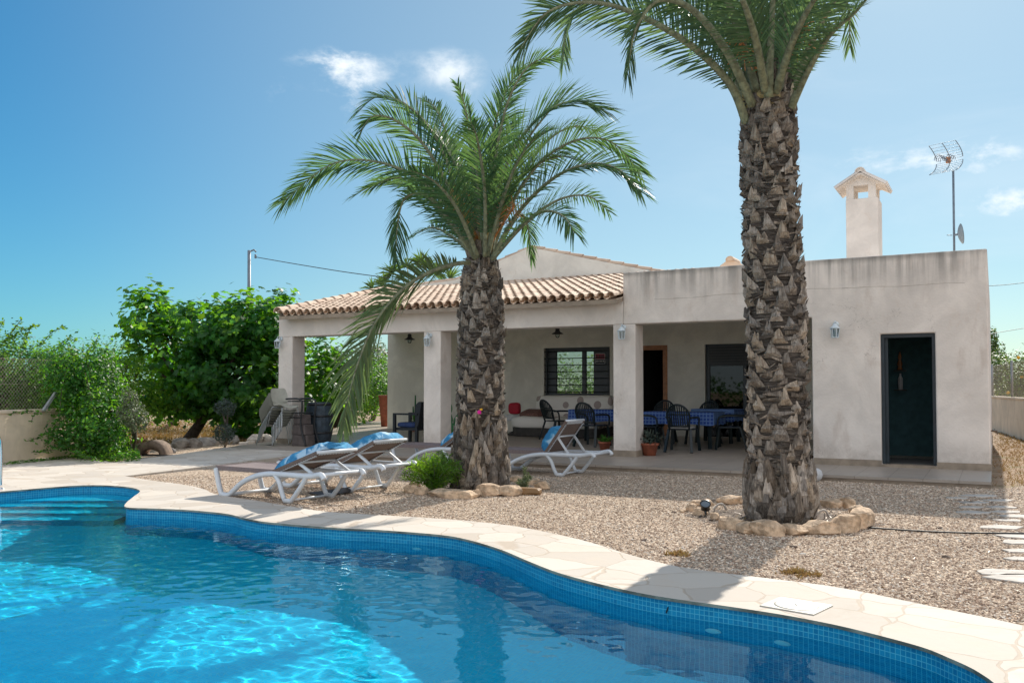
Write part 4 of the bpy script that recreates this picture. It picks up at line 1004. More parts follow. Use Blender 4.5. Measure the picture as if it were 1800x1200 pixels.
def tree(name, base, label, cat, blobs, n, size, mat, seed, lobed=False, trunk=(.12, .05), bark='bark', limbs=None, group=None, **k):
    t = empty(name, base, label, cat, group); base = Vector(base)
    mb = MB(); top = sum((b[0] for b in blobs), Vector())/len(blobs); lo = top.copy()
    mid = base.lerp(top, .45) + Vector((.1,0,0)); mb.tube(catmull([base, mid, top], 5), [trunk[0]+(trunk[1]-trunk[0])*i/10 for i in range(11)], 8)
    rnd = random.Random(seed)
    for b in blobs:
        for q in range(2):
            e = b[0] + Vector((rnd.uniform(-.6,.6)*b[1], rnd.uniform(-.6,.6)*b[1], rnd.uniform(-.2,.6)*b[3])); s = base.lerp(mid, rnd.uniform(.35, 1))
            mb.tube(catmull([s, s.lerp(e, .5)+Vector((0,0,.15)), e], 4), [trunk[0]*.5*(1-i/9)+.012 for i in range(9)], 5)
    mb.build('trunk', bark, t, fix=False)
    mb = MB(); crown(mb, blobs, n, size, lobed, seed, **k); mb.build('crown', mat, t, fix=False); return t
def gnd(px, py): p = at(px, py, z=0.); return (p.x, p.y, 0.)
tree('fig_tree', gnd(331, 774), 'big dark leafy fig tree left of the porch with lobed leaves', 'tree',
     [B_(268,556,23,50,42,1.1), B_(300,640,23.2,85,70,1.7), B_(385,575,23.3,85,55,1.7), B_(455,580,23.6,72,58,1.8), B_(500,585,24.2,45,55,1.8), B_(420,660,23.6,100,70,2.0), B_(470,720,24.5,75,60,1.6), B_(340,700,23.6,75,38,1.4), B_(560,665,26.5,48,70,1.6)],
     19000, .175, 'fig_leaf', 21, True, (.16,.06), clump=210, clump_r=.24, zmin=.1, up=.75)
tree('hedge_bush', gnd(20, 800), 'thick green hedge bush behind the chain-link fence', 'bush',
     [B_(-190,660,18.0,120,70,1.0), B_(-30,655,18.4,60,75,1.0), B_(30,660,18.3,70,72,1.0), B_(100,665,18.6,60,62,1.0), B_(20,700,18.2,120,40,.8)], 24000, .078, 'hedge_leaf', 22, clump=120, clump_r=.2, up=.4)
t = tree('climbing_vine', gnd(150, 800), 'glossy green vine spilling over the end of the block wall', 'vine',
     [B_(120,670,17.3,42,62,.5), B_(165,680,17.6,45,75,.7), B_(185,740,17.2,42,58,.7), B_(130,765,16.9,40,30,.35)], 10500, .085, 'vine_leaf', 23, trunk=(.05,.03), clump=110, clump_r=.18, up=.5)
mb = MB()
for pts in ([(100,745,16.6),(75,765,16.3),(48,775,16.1)], [(130,780,16.6),(95,790,16.2),(55,795,16.0)], [(118,640,16.9),(108,690,16.6),(104,750,16.5)], [(150,655,16.9),(160,700,16.6),(175,760,16.6)], [(60,722,16.3),(30,724,16.2),(14,728,16.1)], [(85,722,16.3),(62,727,16.2),(55,742,16.1)], [(130,790,16.4),(150,802,16.0),(175,808,15.8)]):
    sprigs(mb, [at(x, y, d=d_) for x, y, d_ in pts], .075, len(pts)+pts[0][0], .012)
mb.build('trailing_shoots', ['vine_leaf', 'bark'], t, fix=False)
mb = MB()
for i, pts in enumerate([[(0,610,18.2),(20,585,18.2),(38,560,18.2)], [(10,600,18.3),(40,580,18.3),(70,572,18.3)], [(70,610,18.3),(90,585,18.3),(112,575,18.3)], [(100,615,18),(118,595,18),(135,600,18)], [(150,630,17.8),(165,605,17.8),(172,592,17.8)], [(-20,600,18.2),(0,575,18.2),(8,562,18.2)], [(40,610,18.4),(52,580,18.4),(60,568,18.4)]]):
    mb = MB(); sprigs(mb, [at(x, y, d=d_) for x, y, d_ in pts], .09, 50+i, .010)
    mb.build('top_shoot', ['bright_leaf', 'bark'], [o for o in COL.objects if o.name.startswith('hedge_bush')][0], fix=False)
tree('bush', gnd(205, 765), 'yellow-green bush growing between the vine and the fig tree', 'bush', [B_(200,640,21,45,42,1.0), B_(225,690,21.5,50,60,1.2), B_(185,700,20.5,40,60,.9)], 6500, .07, 'bright_leaf', 24, clump=90, clump_r=.2)
tree('bush', gnd(300, 745), 'low yellowish bush behind the fig tree trunk', 'bush', [B_(290,705,29,50,34,1.2), B_(370,715,29,60,30,1.2)], 2600, .12, 'bright_leaf', 25, clump=50, clump_r=.25)
tree('bush', gnd(620, 742), 'bright sunlit shrub seen through the left arch beside the barrel', 'bush', [B_(585,690,28,40,60,1.2), B_(615,700,28.4,40,50,1.2)], 4200, .11, 'bright_leaf', 26, clump=70, clump_r=.25)
tree('bush', gnd(655, 738), 'rounded green shrub against the left corner of the house wall', 'bush', [B_(655,690,29.5,34,50,1.0), B_(670,660,31,32,30,1.0)], 4200, .10, 'hedge_leaf', 27, clump=60, clump_r=.25)
tree('olive_tree', gnd(650, 722), 'silvery olive tree seen through the left arch behind the shrubs', 'tree', [B_(640,630,37,38,38,1.5), B_(668,640,38,30,36,1.5)], 2600, .13, 'olive_leaf', 28, bark='bark_grey', clump=40, clump_r=.3)
tree('hedge_bush', gnd(1780, 735), 'orange-dotted citrus hedge behind the right-hand garden wall', 'bush', [B_(1765,660,33,40,40,1.2), B_(1830,655,31,60,48,1.2)], 5200, .11, 'far_leaf', 29, clump=70, clump_r=.25)
mb = MB()
for px, py in ((1796,662),(1790,628),(1772,690),(1812,650)): mb.lathe([(.001,-.06),(.05,-.03),(.06,0),(.05,.03),(.001,.06)], at(px, py, d=30.6), 8)
hb2 = [o for o in COL.objects if o.name.startswith('hedge_bush')][-1]; mb.build('orange_fruit', 'yellow', hb2)
tree('cypress_tree', gnd(1740, 715), 'dark spiky conifer top showing past the right house corner', 'tree', [B_(1738,640,50,26,45,1.5), B_(1742,600,50,10,28,.6)], 2200, .2, 'far_leaf', 30)
# small topiary olives and shrubs
tree('olive_sapling', gnd(232, 802), 'small silvery olive sapling on a thin stem beside the path', 'tree', [B_(232,725,16.9,26,24,.3), B_(228,700,16.9,16,18,.2), B_(240,745,16.9,20,14,.25)], 1500, .055, 'olive_leaf', 31, trunk=(.025,.02), bark='bark_grey', up=.2)
tree('clipped_shrub', gnd(394, 788), 'grey-green shrub clipped into two balls in the shade of the fig tree', 'shrub', [B_(397,716,18.4,19,17,.25), B_(394,760,18.4,20,17,.25)], 2200, .04, 'grey_leaf', 32, trunk=(.03,.02), bark='bark_grey', up=.2)
for i, (p0, p1, py, h_, d_, nn) in enumerate(((-300,690,690,42,62,9000),(1730,2050,692,36,70,2500))):
    mb = MB(); bl = []; k = int((p1-p0)/70); rr = random.Random(40+i)
    for q in range(k+1): x = p0 + (p1-p0)*q/k; bl.append(B_(x, py - rr.uniform(-8, 14), d_ + rr.uniform(-4, 6), 55, h_*rr.uniform(.6, 1.05), 3))
    crown(mb, bl, nn, .36, False, 41+i, clump=120, clump_r=.5); o = mb.build('distant_trees', 'far_leaf', loc=(0,0,0), fix=False)
    tag(o, ['far-off grove of orchard trees along the left horizon', 'far-off orchard trees along the right horizon'][i], 'trees', None, 'stuff')
# hedge behind the back window
mb = MB(); bl = []
for q in range(6): x = 930 + q*32; bl.append((Vector(at(x, 690, d=37.5)), 1.6, 1., 1.45 + .2*math.sin(q*2)))
tb = empty('garden_hedge', (bl[2][0].x, bl[2][0].y, 0), 'green garden hedge visible through the porch window', 'hedge'); crown(mb, bl, 5200, .16, False, 44, clump=60, clump_r=.3); mb.build('foliage', 'bright_leaf', tb, fix=False)
mb = MB(); bl = []
for q in range(14): bl.append((Vector((-22 + q*3.3, -13 + 1.2*math.sin(q*1.7), 1.0)), 2.2, 1.3, 1.7 + .5*math.sin(q*2.3)))
tb = empty('garden_hedge', (0, -13, 0), 'tall boundary hedge on the far side of the pool, mirrored in the door glass', 'hedge'); crown(mb, bl, 9000, .26, False, 47, clump=160, clump_r=.4); mb.build('foliage', 'hedge_leaf', tb, fix=False)
# ground ivy and small weeds
mb = MB(); rr = random.Random(50)
for _ in range(2600):
    px = rr.uniform(130, 246); py = rr.uniform(790, 812) + (px-130)*.0; p = at(px, py, z=.05)
    if inside((p.x, p.y), deck_outer) and rr.random() < .9: continue
    p.z = rr.uniform(.02, .17); leaf_at(mb, p, Vector((rr.gauss(0,.4), rr.gauss(0,.4), 1)).normalized(), Vector((rr.gauss(0,1), rr.gauss(0,1), 0)).normalized(), rr.uniform(.05, .09), False)
for _ in range(700):
    px = rr.uniform(5, 150); p = at(px, 816 - (px-6)*.105, z=.05) + Vector((rr.uniform(.0,.15), rr.uniform(-.1,.15), 0)); p.z = rr.uniform(.05, .1)
    leaf_at(mb, p, Vector((rr.gauss(0,.4), rr.gauss(0,.4), 1)).normalized(), Vector((rr.gauss(0,1), rr.gauss(0,1), 0)).normalized(), rr.uniform(.03, .06), False)
tag(mb.build('ground_ivy', 'vine_leaf', loc=(0,0,0), fix=False), 'green ivy creeping over the ground under the vine', 'ivy', None, 'stuff')
def feather_shrub(name, base, h_, spread, n, label, cat, mat, seed, leaf=.03):
    t = empty(name, base, label, cat); rr = random.Random(seed); mb = MB(); ms = MB()
    for k in range(n):
        a = rr.random()*6.28; d = Vector((math.cos(a), math.sin(a), 0))*spread*rr.random()**.5; hh = h_*rr.uniform(.5, 1)*(1 - .4*d.length/spread)
        b = Vector(base); e = b + d + Vector((0,0,hh)); m_ = b + d*.35 + Vector((0,0,hh*.6)); P_ = catmull([b, m_, e], 6); ms.tube(P_, .004, 3, cap=False)
        for i in range(len(P_)-1):
            for q in range(5):
                if i < 3: continue
                p = P_[i].lerp(P_[i+1], rr.random()); v = Vector((rr.gauss(0,1), rr.gauss(0,1), rr.gauss(.3,.8))).normalized(); ribbon_leaf(mb, p, v, leaf*rr.uniform(1, 2.2), v.orthogonal().normalized(), .010, .1)
    mb.build('leaves', mat, t, fix=False); ms.build('stems', 'stem_green', t, fix=False); return t
feather_shrub('feathery_shrub', gnd(765, 866), .62, .45, 130, 'feathery bright green shrub at the left foot of the shorter palm', 'shrub', 'bright_leaf', 61, .05)
feather_shrub('weed', gnd(921, 866), .38, .10, 12, 'thin leggy weed growing by stones right of the shorter palm', 'weed', 'olive_leaf', 62)
feather_shrub('weed', gnd(1405, 1016), .05, .16, 30, 'low reddish-yellow weed patch on gravel near the skimmer lid', 'weed', 'dry_leaf', 63)
feather_shrub('weed', gnd(1190, 982), .05, .12, 16, 'tiny dry weed on gravel beside the coping left of the tall palm shadow', 'weed', 'dry_leaf', 64)
rr = random.Random(65)
mb = MB()
for _ in range(2600):
    p = Vector((rr.uniform(-.05, 3.2), rr.uniform(14.2, 33), 0)); 
    if rr.random() < .5: p.x = rr.uniform(.1, 1.4)
    for q in range(3):
        d = Vector((rr.gauss(0,.5), rr.gauss(0,.5), 1)).normalized(); ribbon_leaf(mb, p, d, rr.uniform(.04,.12), d.orthogonal().normalized(), .008, .2)
tag(mb.build('dry_grass', 'dry_leaf', loc=(0,0,0), fix=False), 'sparse dry grass tufts on the ground right of the house', 'grass', None, 'stuff')
mb = MB()
for _ in range(5000):
    p = at(rr.uniform(150, 620), rr.uniform(742, 782), z=0.)
    if inside((p.x, p.y), tp) or p.y > 40: continue
    for q in range(2):
        d = Vector((rr.gauss(0,.6), rr.gauss(0,.6), 1)).normalized(); ribbon_leaf(mb, p, d, rr.uniform(.08,.22), d.orthogonal().normalized(), .014, .2)
tag(mb.build('dry_grass', 'dry_leaf', loc=(0,0,0), fix=False), 'dry straw-coloured grass on the ground behind the fig tree', 'grass', None, 'stuff')
tree('potted_tree', gnd(-3000, 900) if False else (at(590,752,z=.2).x, at(590,752,z=.2).y, .2), 'small shrub standing behind the barrel by the porch edge', 'shrub', [B_(600,700,27,22,34,.5)], 900, .08, 'bright_leaf', 33)

# ================================================================== GARDEN WALLS, FENCES, POLES
def block_wall(name, a, b, h_, th, label, cap=True, rows=4):
    a = Vector(a); b = Vector(b); d = (b-a).normalized(); nn = Vector((-d.y, d.x, 0)); L = (b-a).length
    root = empty(name, (a+b)/2, label, 'garden wall'); q = Matrix((d, nn, ZZ)).transposed().to_4x4()
    mb = MB(); q.translation = (a+b)/2 + ZZ*(h_/2); mb.obox(q, L, th, h_); 
    bl = .6; 
    rh = h_/rows
    for r in range(rows):
        for i in range(int(L/bl)+2):
            x0_ = -L/2 + i*bl - (bl/2 if r % 2 else 0); x1_ = min(L/2, x0_+bl-.008); x0_ = max(-L/2, x0_)
            if x1_ - x0_ < .03: continue
            q2 = q.copy(); q2.translation = (a+b)/2 + d*((x0_+x1_)/2) + ZZ*(rh*(r+.5)); mb.obox(q2, x1_-x0_, th+.006, rh-.008)
    mb.build('blockwork', 'garden_block', root, bevel=.003)
    mb = MB(); q.translation = (a+b)/2 + ZZ*(h_+.03); mb.obox(q, L, th+.06, .055); mb.build('coping', 'garden_block', root, bevel=.006); return root
wa = Vector((-15.05, 6.9, 0)); wb = Vector((-16.62, 12.2, 0))
block_wall('garden_wall', wa, wb, .93, .2, 'cream concrete block wall beside the pool with vine over its far end')
wc = Vector((1.6, 20.0, 0)); wd = Vector((-.25, 36.2, 0))
block_wall('garden_wall', wc, wd, 1.08, .2, 'sunlit tan garden wall running back past the right house corner')
def chain_fence(name, a, b, z0_, z1_, label, cell=.08, wr=.0014, posts=(0., 1.), th=.03):
    a = Vector(a); b = Vector(b); d = (b-a).normalized(); L = (b-a).length; H = z1_-z0_
    root = empty(name, (a.x, a.y, z0_), label, 'fence'); mb = MB()
    k = int((L+H)/cell)
    for i in range(k+1):
        s = i*cell
        x0_, zz0 = (s, 0) if s <= L else (L, s-L); x1_, zz1 = (s-H, H) if s >= H else (0, s)
        mb.bar(a + d*x0_ + ZZ*(z0_+zz0), a + d*x1_ + ZZ*(z0_+zz1), wr*2, wr*2)
        x0_, zz0 = (L-s, 0) if s <= L else (0, s-L); x1_, zz1 = (L-s+H, H) if s >= H else (L, s)
        mb.bar(a + d*x0_ + ZZ*(z0_+zz0) + F0*.004, a + d*x1_ + ZZ*(z0_+zz1) + F0*.004, wr*2, wr*2)
    for zz in (.01, H*.5, H-.01): mb.bar(a + ZZ*(z0_+zz), b + ZZ*(z0_+zz), wr*2.4, wr*2.4)
    mb.build('mesh', 'rust_wire', root, fix=False)
    for t in posts:
        p = a.lerp(b, t); mb = MB(); mb.tube([p + ZZ*z0_, p + ZZ*(z1_+.04)], th, 10); mb.lathe([(th+.004,0),(th+.004,.012),(.001,.03)], p + ZZ*(z1_+.04), 10); mb.build('post', 'galv', root)
    return root
cf = chain_fence('chain_link_fence', wa, wa.lerp(wb, .86), .985, 1.95, 'rusty chain-link fence on the block wall left of the vine', posts=(0., .45))
A = at(76, 722, d=16.6); Bv = at(98, 690, d=16.9); mb = MB(); mb.bar(A, Bv, .05, .05); mb.build('brace', 'galv', cf)
chain_fence('chain_link_fence', wc, wd, 1.14, 2.15, 'fine wire fence with grey posts on the right garden wall', cell=.11, wr=.0014, posts=(.0, .3, .62, .9), th=.035)
pp = at(438, 690, d=33.0)
pole = empty('utility_pole', (pp.x, pp.y, 0), 'slim steel utility pole rising behind the fig tree', 'pole')
tp_ = at(438, 440, d=33.0); mb = MB(); mb.tube([(pp.x,pp.y,0), tuple(tp_)], [.075,.06], 10); mb.build('shaft', 'pole_metal', pole)
mb = MB(); mb.tube([tp_ + Vector((0,0,-.05)), tp_ + RT*.18 + Vector((0,0,.02)), tp_ + RT*.26 + Vector((0,0,-.06))], .03, 6); mb.lathe([(.03,-.08),(.05,-.03),(.03,.0),(.05,.04),(.02,.07)], tp_ + RT*.24 + Vector((0,0,-.22)), 10); mb.build('insulator', 'pole_metal', pole)
def cable(pts, r, label, sagn=10):
    mb = MB(); mb.tube(catmull(pts, 6), r, 5); return tag(mb.build('cable', 'wire'), label, 'cable')
cable([tp_ + RT*.24 + Vector((0,0,-.25)), at(520,464,d=31), at(600,477,d=29.5), at(672,487,d=28.5), at(720,494,d=27.5)], .014, 'black cable sagging from the slim pole towards the roof')
cable([at(1715,503,d=34), at(1762,501,d=36), at(1810,496,d=38), at(1900,488,d=42)], .013, 'upper overhead wire right of the house parapet')
cable([at(1715,592,d=34), at(1762,583,d=38), at(1810,575,d=42), at(1900,560,d=50)], .013, 'lower overhead wire right of the house above the hedge')
# ================================================================== SUN LOUNGERS
def make_lounger(ang, bl, label, sling, n_):
    root = empty('sun_lounger', (0,0,0), label, 'sun lounger', 'white sun loungers on the gravel')
    for s in (-1, 1):
        y = s*.33; mb = MB()
        prof = [(-.20,.345),(-.19,.31),(-.14,.16),(-.08,.035),(-.03,.022),(.06,.022),(.13,.05),(.36,.19),(.60,.275),(.82,.315),(1.05,.33),(1.5,.33),(1.72,.335),(1.88,.36),(1.93,.345),(1.96,.31)]
        P_ = catmull([(x, y, z) for x, z in prof], 4)
        for i in range(len(P_)-1):
            pass
        mb.tube(P_, [.034]*len(P_), 8, flat=(0,1,0))
        mb.build('side_rail', 'white_plastic', root)
        mb = MB(); mb.tube(catmull([(1.02,y,.33),(1.12,y*1.02,.24),(1.19,y*1.03,.10),(1.24,y*1.03,.026)], 4) + [Vector((1.36, y*1.03, .026))] + catmull([(1.36,y*1.03,.026),(1.46,y*1.03,.12),(1.58,y*1.01,.25),(1.64,y,.33)], 4)[1:], .030, 8, flat=(0,1,0)); mb.build('leg', 'white_plastic', root)
    mb = MB()
    for x, z in ((-.195,.335),(.10,.033),(1.0,.33),(1.70,.335),(1.9,.352)): mb = MB(); mb.tube([(x,-.33,z),(x,.33,z)], .022, 8); mb.build('cross_bar', 'white_plastic', root)
    mb = MB(); mb.tube([(1.30,-.33,.03),(1.30,.33,.03)], .014, 6); mb.build('cross_bar', 'white_plastic', root)
    # seat sling
    mb = MB(); K = 14; vs = []; fs = []
    for i in range(K+1):
        t = i/K; x = -.20 + 1.22*t
        for j in range(7):
            u = j/6; sag = -.03*math.sin(math.pi*u)*math.sin(math.pi*min(1, t*1.1)); vs.append((x, -.305+.61*u, .375 + .0*t + sag))
    for i in range(K):
        for j in range(6): fs.append((i*7+j, i*7+j+1, (i+1)*7+j+1, (i+1)*7+j))
    mb.add(vs, fs, 0, True); mb.add([(v[0], v[1], v[2]-.012) for v in vs], fs, 0, True)
    for s in (-1, 1): mb.box(-.20, 1.02, s*.315-.014, s*.315+.014, .325, .38)
    mb.box(-.22, -.19, -.32, .32, .32, .38)
    mb.build('seat_sling', sling, root)
    # back rest
    ca, sa = math.cos(ang), math.sin(ang)
    def Q(t, y, o): return (1.0 + ca*t - sa*o, y, .36 + sa*t + ca*o)
    mb = MB()
    for s in (-1, 1): mb.tube([Q(0, s*.315, -.004), Q(bl, s*.315, -.004)], .011, 6)
    mb.tube([Q(bl, -.33, 0), Q(bl, .33, 0)], .02, 6)
    br_ = mb.build('backrest_frame', 'white_plastic', root)
    mb = MB(); mb.add([Q(.0,-.305,.004),Q(bl-.02,-.305,.004),Q(bl-.02,.305,.004),Q(.0,.305,.004),Q(.0,-.305,-.010),Q(bl-.02,-.305,-.010),Q(bl-.02,.305,-.010),Q(.0,.305,-.010)], [(0,1,2,3),(7,6,5,4),(0,4,5,1),(1,5,6,2),(2,6,7,3),(3,7,4,0)])
    for s in (-1, 1): mb.add([Q(-.02,s*.300,.016),Q(bl,s*.300,.016),Q(bl,s*.334,.016),Q(-.02,s*.334,.016),Q(-.02,s*.300,-.026),Q(bl,s*.300,-.026),Q(bl,s*.334,-.026),Q(-.02,s*.334,-.026)], [(0,1,2,3),(7,6,5,4),(0,4,5,1),(1,5,6,2),(2,6,7,3),(3,7,4,0)])
    mb.build('backrest_sling', 'brown_sling', root)
    for s in (-1, 1):
        mb = MB(); mb.tube([Q(.05 + (bl-.1)*k/34, s*(.278 if k % 2 else .328), -.031) for k in range(35)], .0055, 4, sm=False); mb.build('lacing', 'white_plastic', root)
    mb = MB(); mb.tube([Q(bl-(.06 if k % 2 else .012), -.28 + .56*k/24, -.018) for k in range(25)], .0055, 4, sm=False); mb.build('lacing', 'white_plastic', root)
    tt = bl*.52; 
    for s in (-1, 1):
        a = Vector(Q(tt, s*.29, -.012)); b = Vector((min(1.78, a.x + .30 if ang < .7 else a.x + .22), s*.29, .345)); mb = MB(); mb.bar(a, b, .022, .034); mb.build('prop', 'white_plastic', root)
    mb = MB(); a = Q(tt, -.31, -.018); b = Q(tt, .31, -.018); mb.tube([a, b], .014, 6); mb.build('prop_bar', 'white_plastic', root)
    return root
def cushion(ang, bl, loc, rz, label, th=.10, lift=.022, L=None, mat='blue_towel', seed=0):
    L = L or bl; ca, sa = math.cos(ang), math.sin(ang); mb = MB(); NX, NY = 20, 10; vs = []; fs = []
    for side in (0, 1):
        for i in range(NX+1):
            for j in range(NY+1):
                u, v = i/NX, j/NY
                e = (1-abs(2*u-1)**6)**.5 * (1-abs(2*v-1)**6)**.5
                o = (th*(.55+.45*e) if side else 0)*(e**.4 if e > 0 else 0) + lift + (.022*noise.noise(Vector((u*3.5, v*3.5+seed, side)))+.012*noise.noise(Vector((u*9, v*9+seed, side))))*(1 if side else 0)
                t = -.05 + u*(L+.03); y = -.29 + .58*v + .015*noise.noise(Vector((u*4, seed, v)))
                vs.append((1.0 + ca*t - sa*o, y, .36 + sa*t + ca*o))
    m_ = (NX+1)*(NY+1)
    for s in (0, 1):
        for i in range(NX):
            for j in range(NY): a = s*m_ + i*(NY+1)+j; fs.append((a, a+1, a+NY+2, a+NY+1))
    mb.add(vs, fs, 0, True)
    q = Matrix.Rotation(rz, 4, 'Z') @ Matrix.Diagonal((SX, 1, 1, 1)); q.translation = loc; mb.v = [tuple(q @ Vector(v)) for v in mb.v]
    o = mb.build('cushion', mat, fix=True); return tag(o, label, 'cushion', 'blue cushions on the loungers')
LZ = .035
SX = .88
def put(o, loc, rz): o.location = loc; o.rotation_euler = (0, 0, rz)
specs = [((-8.44, 8.40, LZ), R(-5), R(17), .86, 'white sun lounger nearest the pool with mauve sling and low backrest', 'mauve_sling', 'crumpled blue cushion on the lounger nearest the pool', .88, .12),
         ((-8.52, 9.60, LZ), R(-4), R(22), .82, 'second white lounger just behind the pool-side one, pale legs', 'mauve_sling', 'blue and white cushion on the second lounger behind the nearest', .84, .14),
         ((-9.10, 13.02, LZ), R(-3), R(30), .78, 'white lounger partly hidden behind the shorter palm trunk', 'mauve_sling', 'bright blue cushion behind the shorter palm trunk', .6, .12),
         ((-7.02, 12.72, LZ), R(-1), R(50), .64, 'shaded white lounger right of the shorter palm with steep backrest', 'mauve_sling', 'blue cushion slumped against the steeply raised backrest', .42, .2)]
for i, (loc, rz, ang, bl, lab, sling, cl, cL, cth) in enumerate(specs):
    o = make_lounger(ang, bl, lab, sling, i); put(o, loc, rz); o.scale = (SX, 1, 1); cushion(ang, bl, Vector(loc), rz, cl, cth, L=cL, seed=i*3.)
p = gnd(575, 872); mb = MB(); mb.add([(p[0]-.25,p[1]-.1,.045),(p[0]+.15,p[1]-.25,.05),(p[0]+.3,p[1]+.1,.06),(p[0]+.1,p[1]+.35,.10),(p[0]-.1,p[1]+.3,.05),(p[0]+.05,p[1]+.0,.09)], [(0,1,5),(1,2,5),(2,3,5),(3,4,5),(4,0,5)])
tag(mb.build('cloth', 'black_metal', fix=False), 'dark folded cloth lying on gravel beneath the nearest loungers', 'cloth')

# ================================================================== PLASTIC CHAIRS, TABLES, SOFA
def make_chair():
    root = empty('garden_chair', (0,0,0), 'x', 'chair'); m = 'green_plastic'      # faces -Y
    mb = MB(); mb.add(*_slab([(-.23,-.24),(.23,-.24),(.25,0),(.22,.22),(-.22,.22),(-.25,0)], .42, .445)); mb.build('seat', m, root, bevel=.01)
    mb = MB()
    def bk(x, z): return (x, .21 + .16*(z-.44)/.45 - .04*(1-(x/.23)**2)*-1, z)
    K = 12; rim = []
    for k in range(K+1):
        a = math.pi*k/K; rim.append(bk(-.225*math.cos(a)*(1 if k not in (0, K) else .95), .66 + .25*math.sin(a)))
    rim = [bk(-.19,.44)] + rim + [bk(.19,.44)]
    mb.tube(catmull(rim, 3), .021, 6); mb.tube([bk(-.2,.5), bk(0,.5), bk(.2,.5)], .02, 6); mb.tube([bk(-.22,.72), bk(0,.725), bk(.22,.72)], .014, 6)
    for k in range(9):
        x = -.17 + .0425*k; zt = .66 + .24*math.sqrt(max(0, 1-(x/.225)**2)); a, b = Vector(bk(x,.48)), Vector(bk(x*.98, zt)); mb.bar(a, b, .026, .008)
    mb.build('backrest', m, root)
    for s in (-1, 1):
        mb = MB(); mb.tube(catmull([(s*.235,.26,.66),(s*.29,.10,.665),(s*.295,-.12,.655),(s*.28,-.22,.60),(s*.265,-.235,.43)], 4), [.02]*17, 6, flat=(0,0,1)); mb.build('armrest', m, root)
        mb = MB(); mb.bar((s*.245,-.21,.43), (s*.28,-.27,.0), .05, .035); mb.build('leg', m, root)
        mb = MB(); mb.bar((s*.21,.20,.43), (s*.26,.33,.0), .05, .035); mb.build('leg', m, root)
    return root
def _slab(poly, z0_, z1_):
    n = len(poly); return [(x, y, z0_) for x, y in poly] + [(x, y, z1_) for x, y in poly], [tuple(range(n))[::-1], tuple(range(n, 2*n))] + [(i, (i+1) % n, (i+1) % n + n, i+n) for i in range(n)]
def onfloor(px, py):
    z = .18
    for _ in range(5): p = at(px, py, z=z); z = tz(p.y)
    return Vector((p.x, p.y, z))
ch0 = make_chair(); first = True
def chair_at(px, py, rz, label, dp=None):
    global first
    o = ch0 if first else copy_tree(ch0); first = False
    p = onfloor(px, py) if dp is None else dp; put(o, p, rz); o['label'] = label; o['group'] = 'dark green plastic chairs on the porch'; return o
c_a = onfloor(984, 768); c_a.x = c_a.x
# table A (behind pillar), table B (right arch)
def table(cx, cy, lx, ly, label, clab, drop=.25, rz=0):
    z = tz(cy); t = empty('garden_table', (cx, cy, z), label, 'table', 'porch tables under checked cloths'); H = .72
    mb = MB(); mb.box(cx-lx/2, cx+lx/2, cy-ly/2, cy+ly/2, z+H-.03, z+H); mb.build('tabletop', 'green_plastic', t)
    for sx in (-1, 1):
        for sy in (-1, 1): mb = MB(); mb.bar((cx+sx*(lx/2-.12), cy+sy*(ly/2-.12), z+H-.03), (cx+sx*(lx/2-.08), cy+sy*(ly/2-.08), z), .06, .06); mb.build('leg', 'green_plastic', t)
    mb = MB(); N_ = 40; top = z+H+.004; ring = []
    e = .012
    per = [(-lx/2-e, -ly/2-e), (lx/2+e, -ly/2-e), (lx/2+e, ly/2+e), (-lx/2-e, ly/2+e)]
    mb.add([(cx+x, cy+y, top) for x, y in per], [(0,1,2,3)])
    vs = []; fs = []; pts_ = []
    for k in range(4):
        a, b = Vector(per[k]+(0,)), Vector(per[(k+1)%4]+(0,)); 
        for i in range(12): pts_.append(a.lerp(b, i/12))
    for i, p in enumerate(pts_):
        o_ = p.normalized()*(.02+.018*math.sin(i*1.9)+.01*math.sin(i*.7)); dz = drop*(1+.06*math.sin(i*1.3)); vs += [(cx+p.x, cy+p.y, top), (cx+p.x+o_.x, cy+p.y+o_.y, top-dz)]
    m_ = len(pts_)
    for i in range(m_): fs.append((2*i, 2*i+1, (2*i+3) % (2*m_), (2*i+2) % (2*m_)))
    mb.add(vs, fs); tag(mb.build('tablecloth', 'check_cloth', fix=False), clab, 'tablecloth', 'blue checked tablecloths')
    return t
TA = at(1040, 722, Y=18.3).x
table(TA+.35, 18.15, 1.3, .8, 'table standing behind the right-hand pillar of the middle arch', 'blue checked cloth on the table by the sofa')
xb0 = at(1137, 722, Y=17.2).x; xb1 = at(1252, 722, Y=17.2).x
table((xb0+xb1)/2-.05, 17.65, (xb1-xb0)+.1, .8, 'long dining table set in the right-hand arch', 'blue and white checked cloth on the table in the right arch')
xc0 = at(1245, 715, Y=18.6).x; xc1 = at(1276, 715, Y=18.6).x
table((xc0+xc1)/2-.1, 19.0, .9, .8, 'small table behind the long one by the sliding door', 'plain blue checked cloth on the small rear table')
def fl(x, y): return Vector((x, y, tz(y)))
ax = at(980, 740, Y=18.5).x
chair_at(0, 0, R(150), 'dark plastic chair turned sideways in front of the sofa', fl(ax, 18.5))
ax = at(1043, 740, Y=17.3).x
chair_at(0, 0, R(172), 'dark plastic chair beside the pillar, back to the pool', fl(ax, 17.25))
for px, Y_, rz, lab in ((1164,18.45,R(10),'dark chair on the far side of the long table, at its left'), (1199,16.75,R(184),'dark slatted chair with pale cushion, near side of the long table'),
                        (1236,18.5,R(-8),'dark chair on the far side of the long table, at its right'), (1284,17.55,R(-78),'dark chair at the right end of the long table, facing left'), (1141,17.3,R(95),'dark chair at the left end of the long table beside the pillar')):
    x = at(px, 740, Y=Y_).x; chair_at(0, 0, rz, lab, fl(x, Y_))
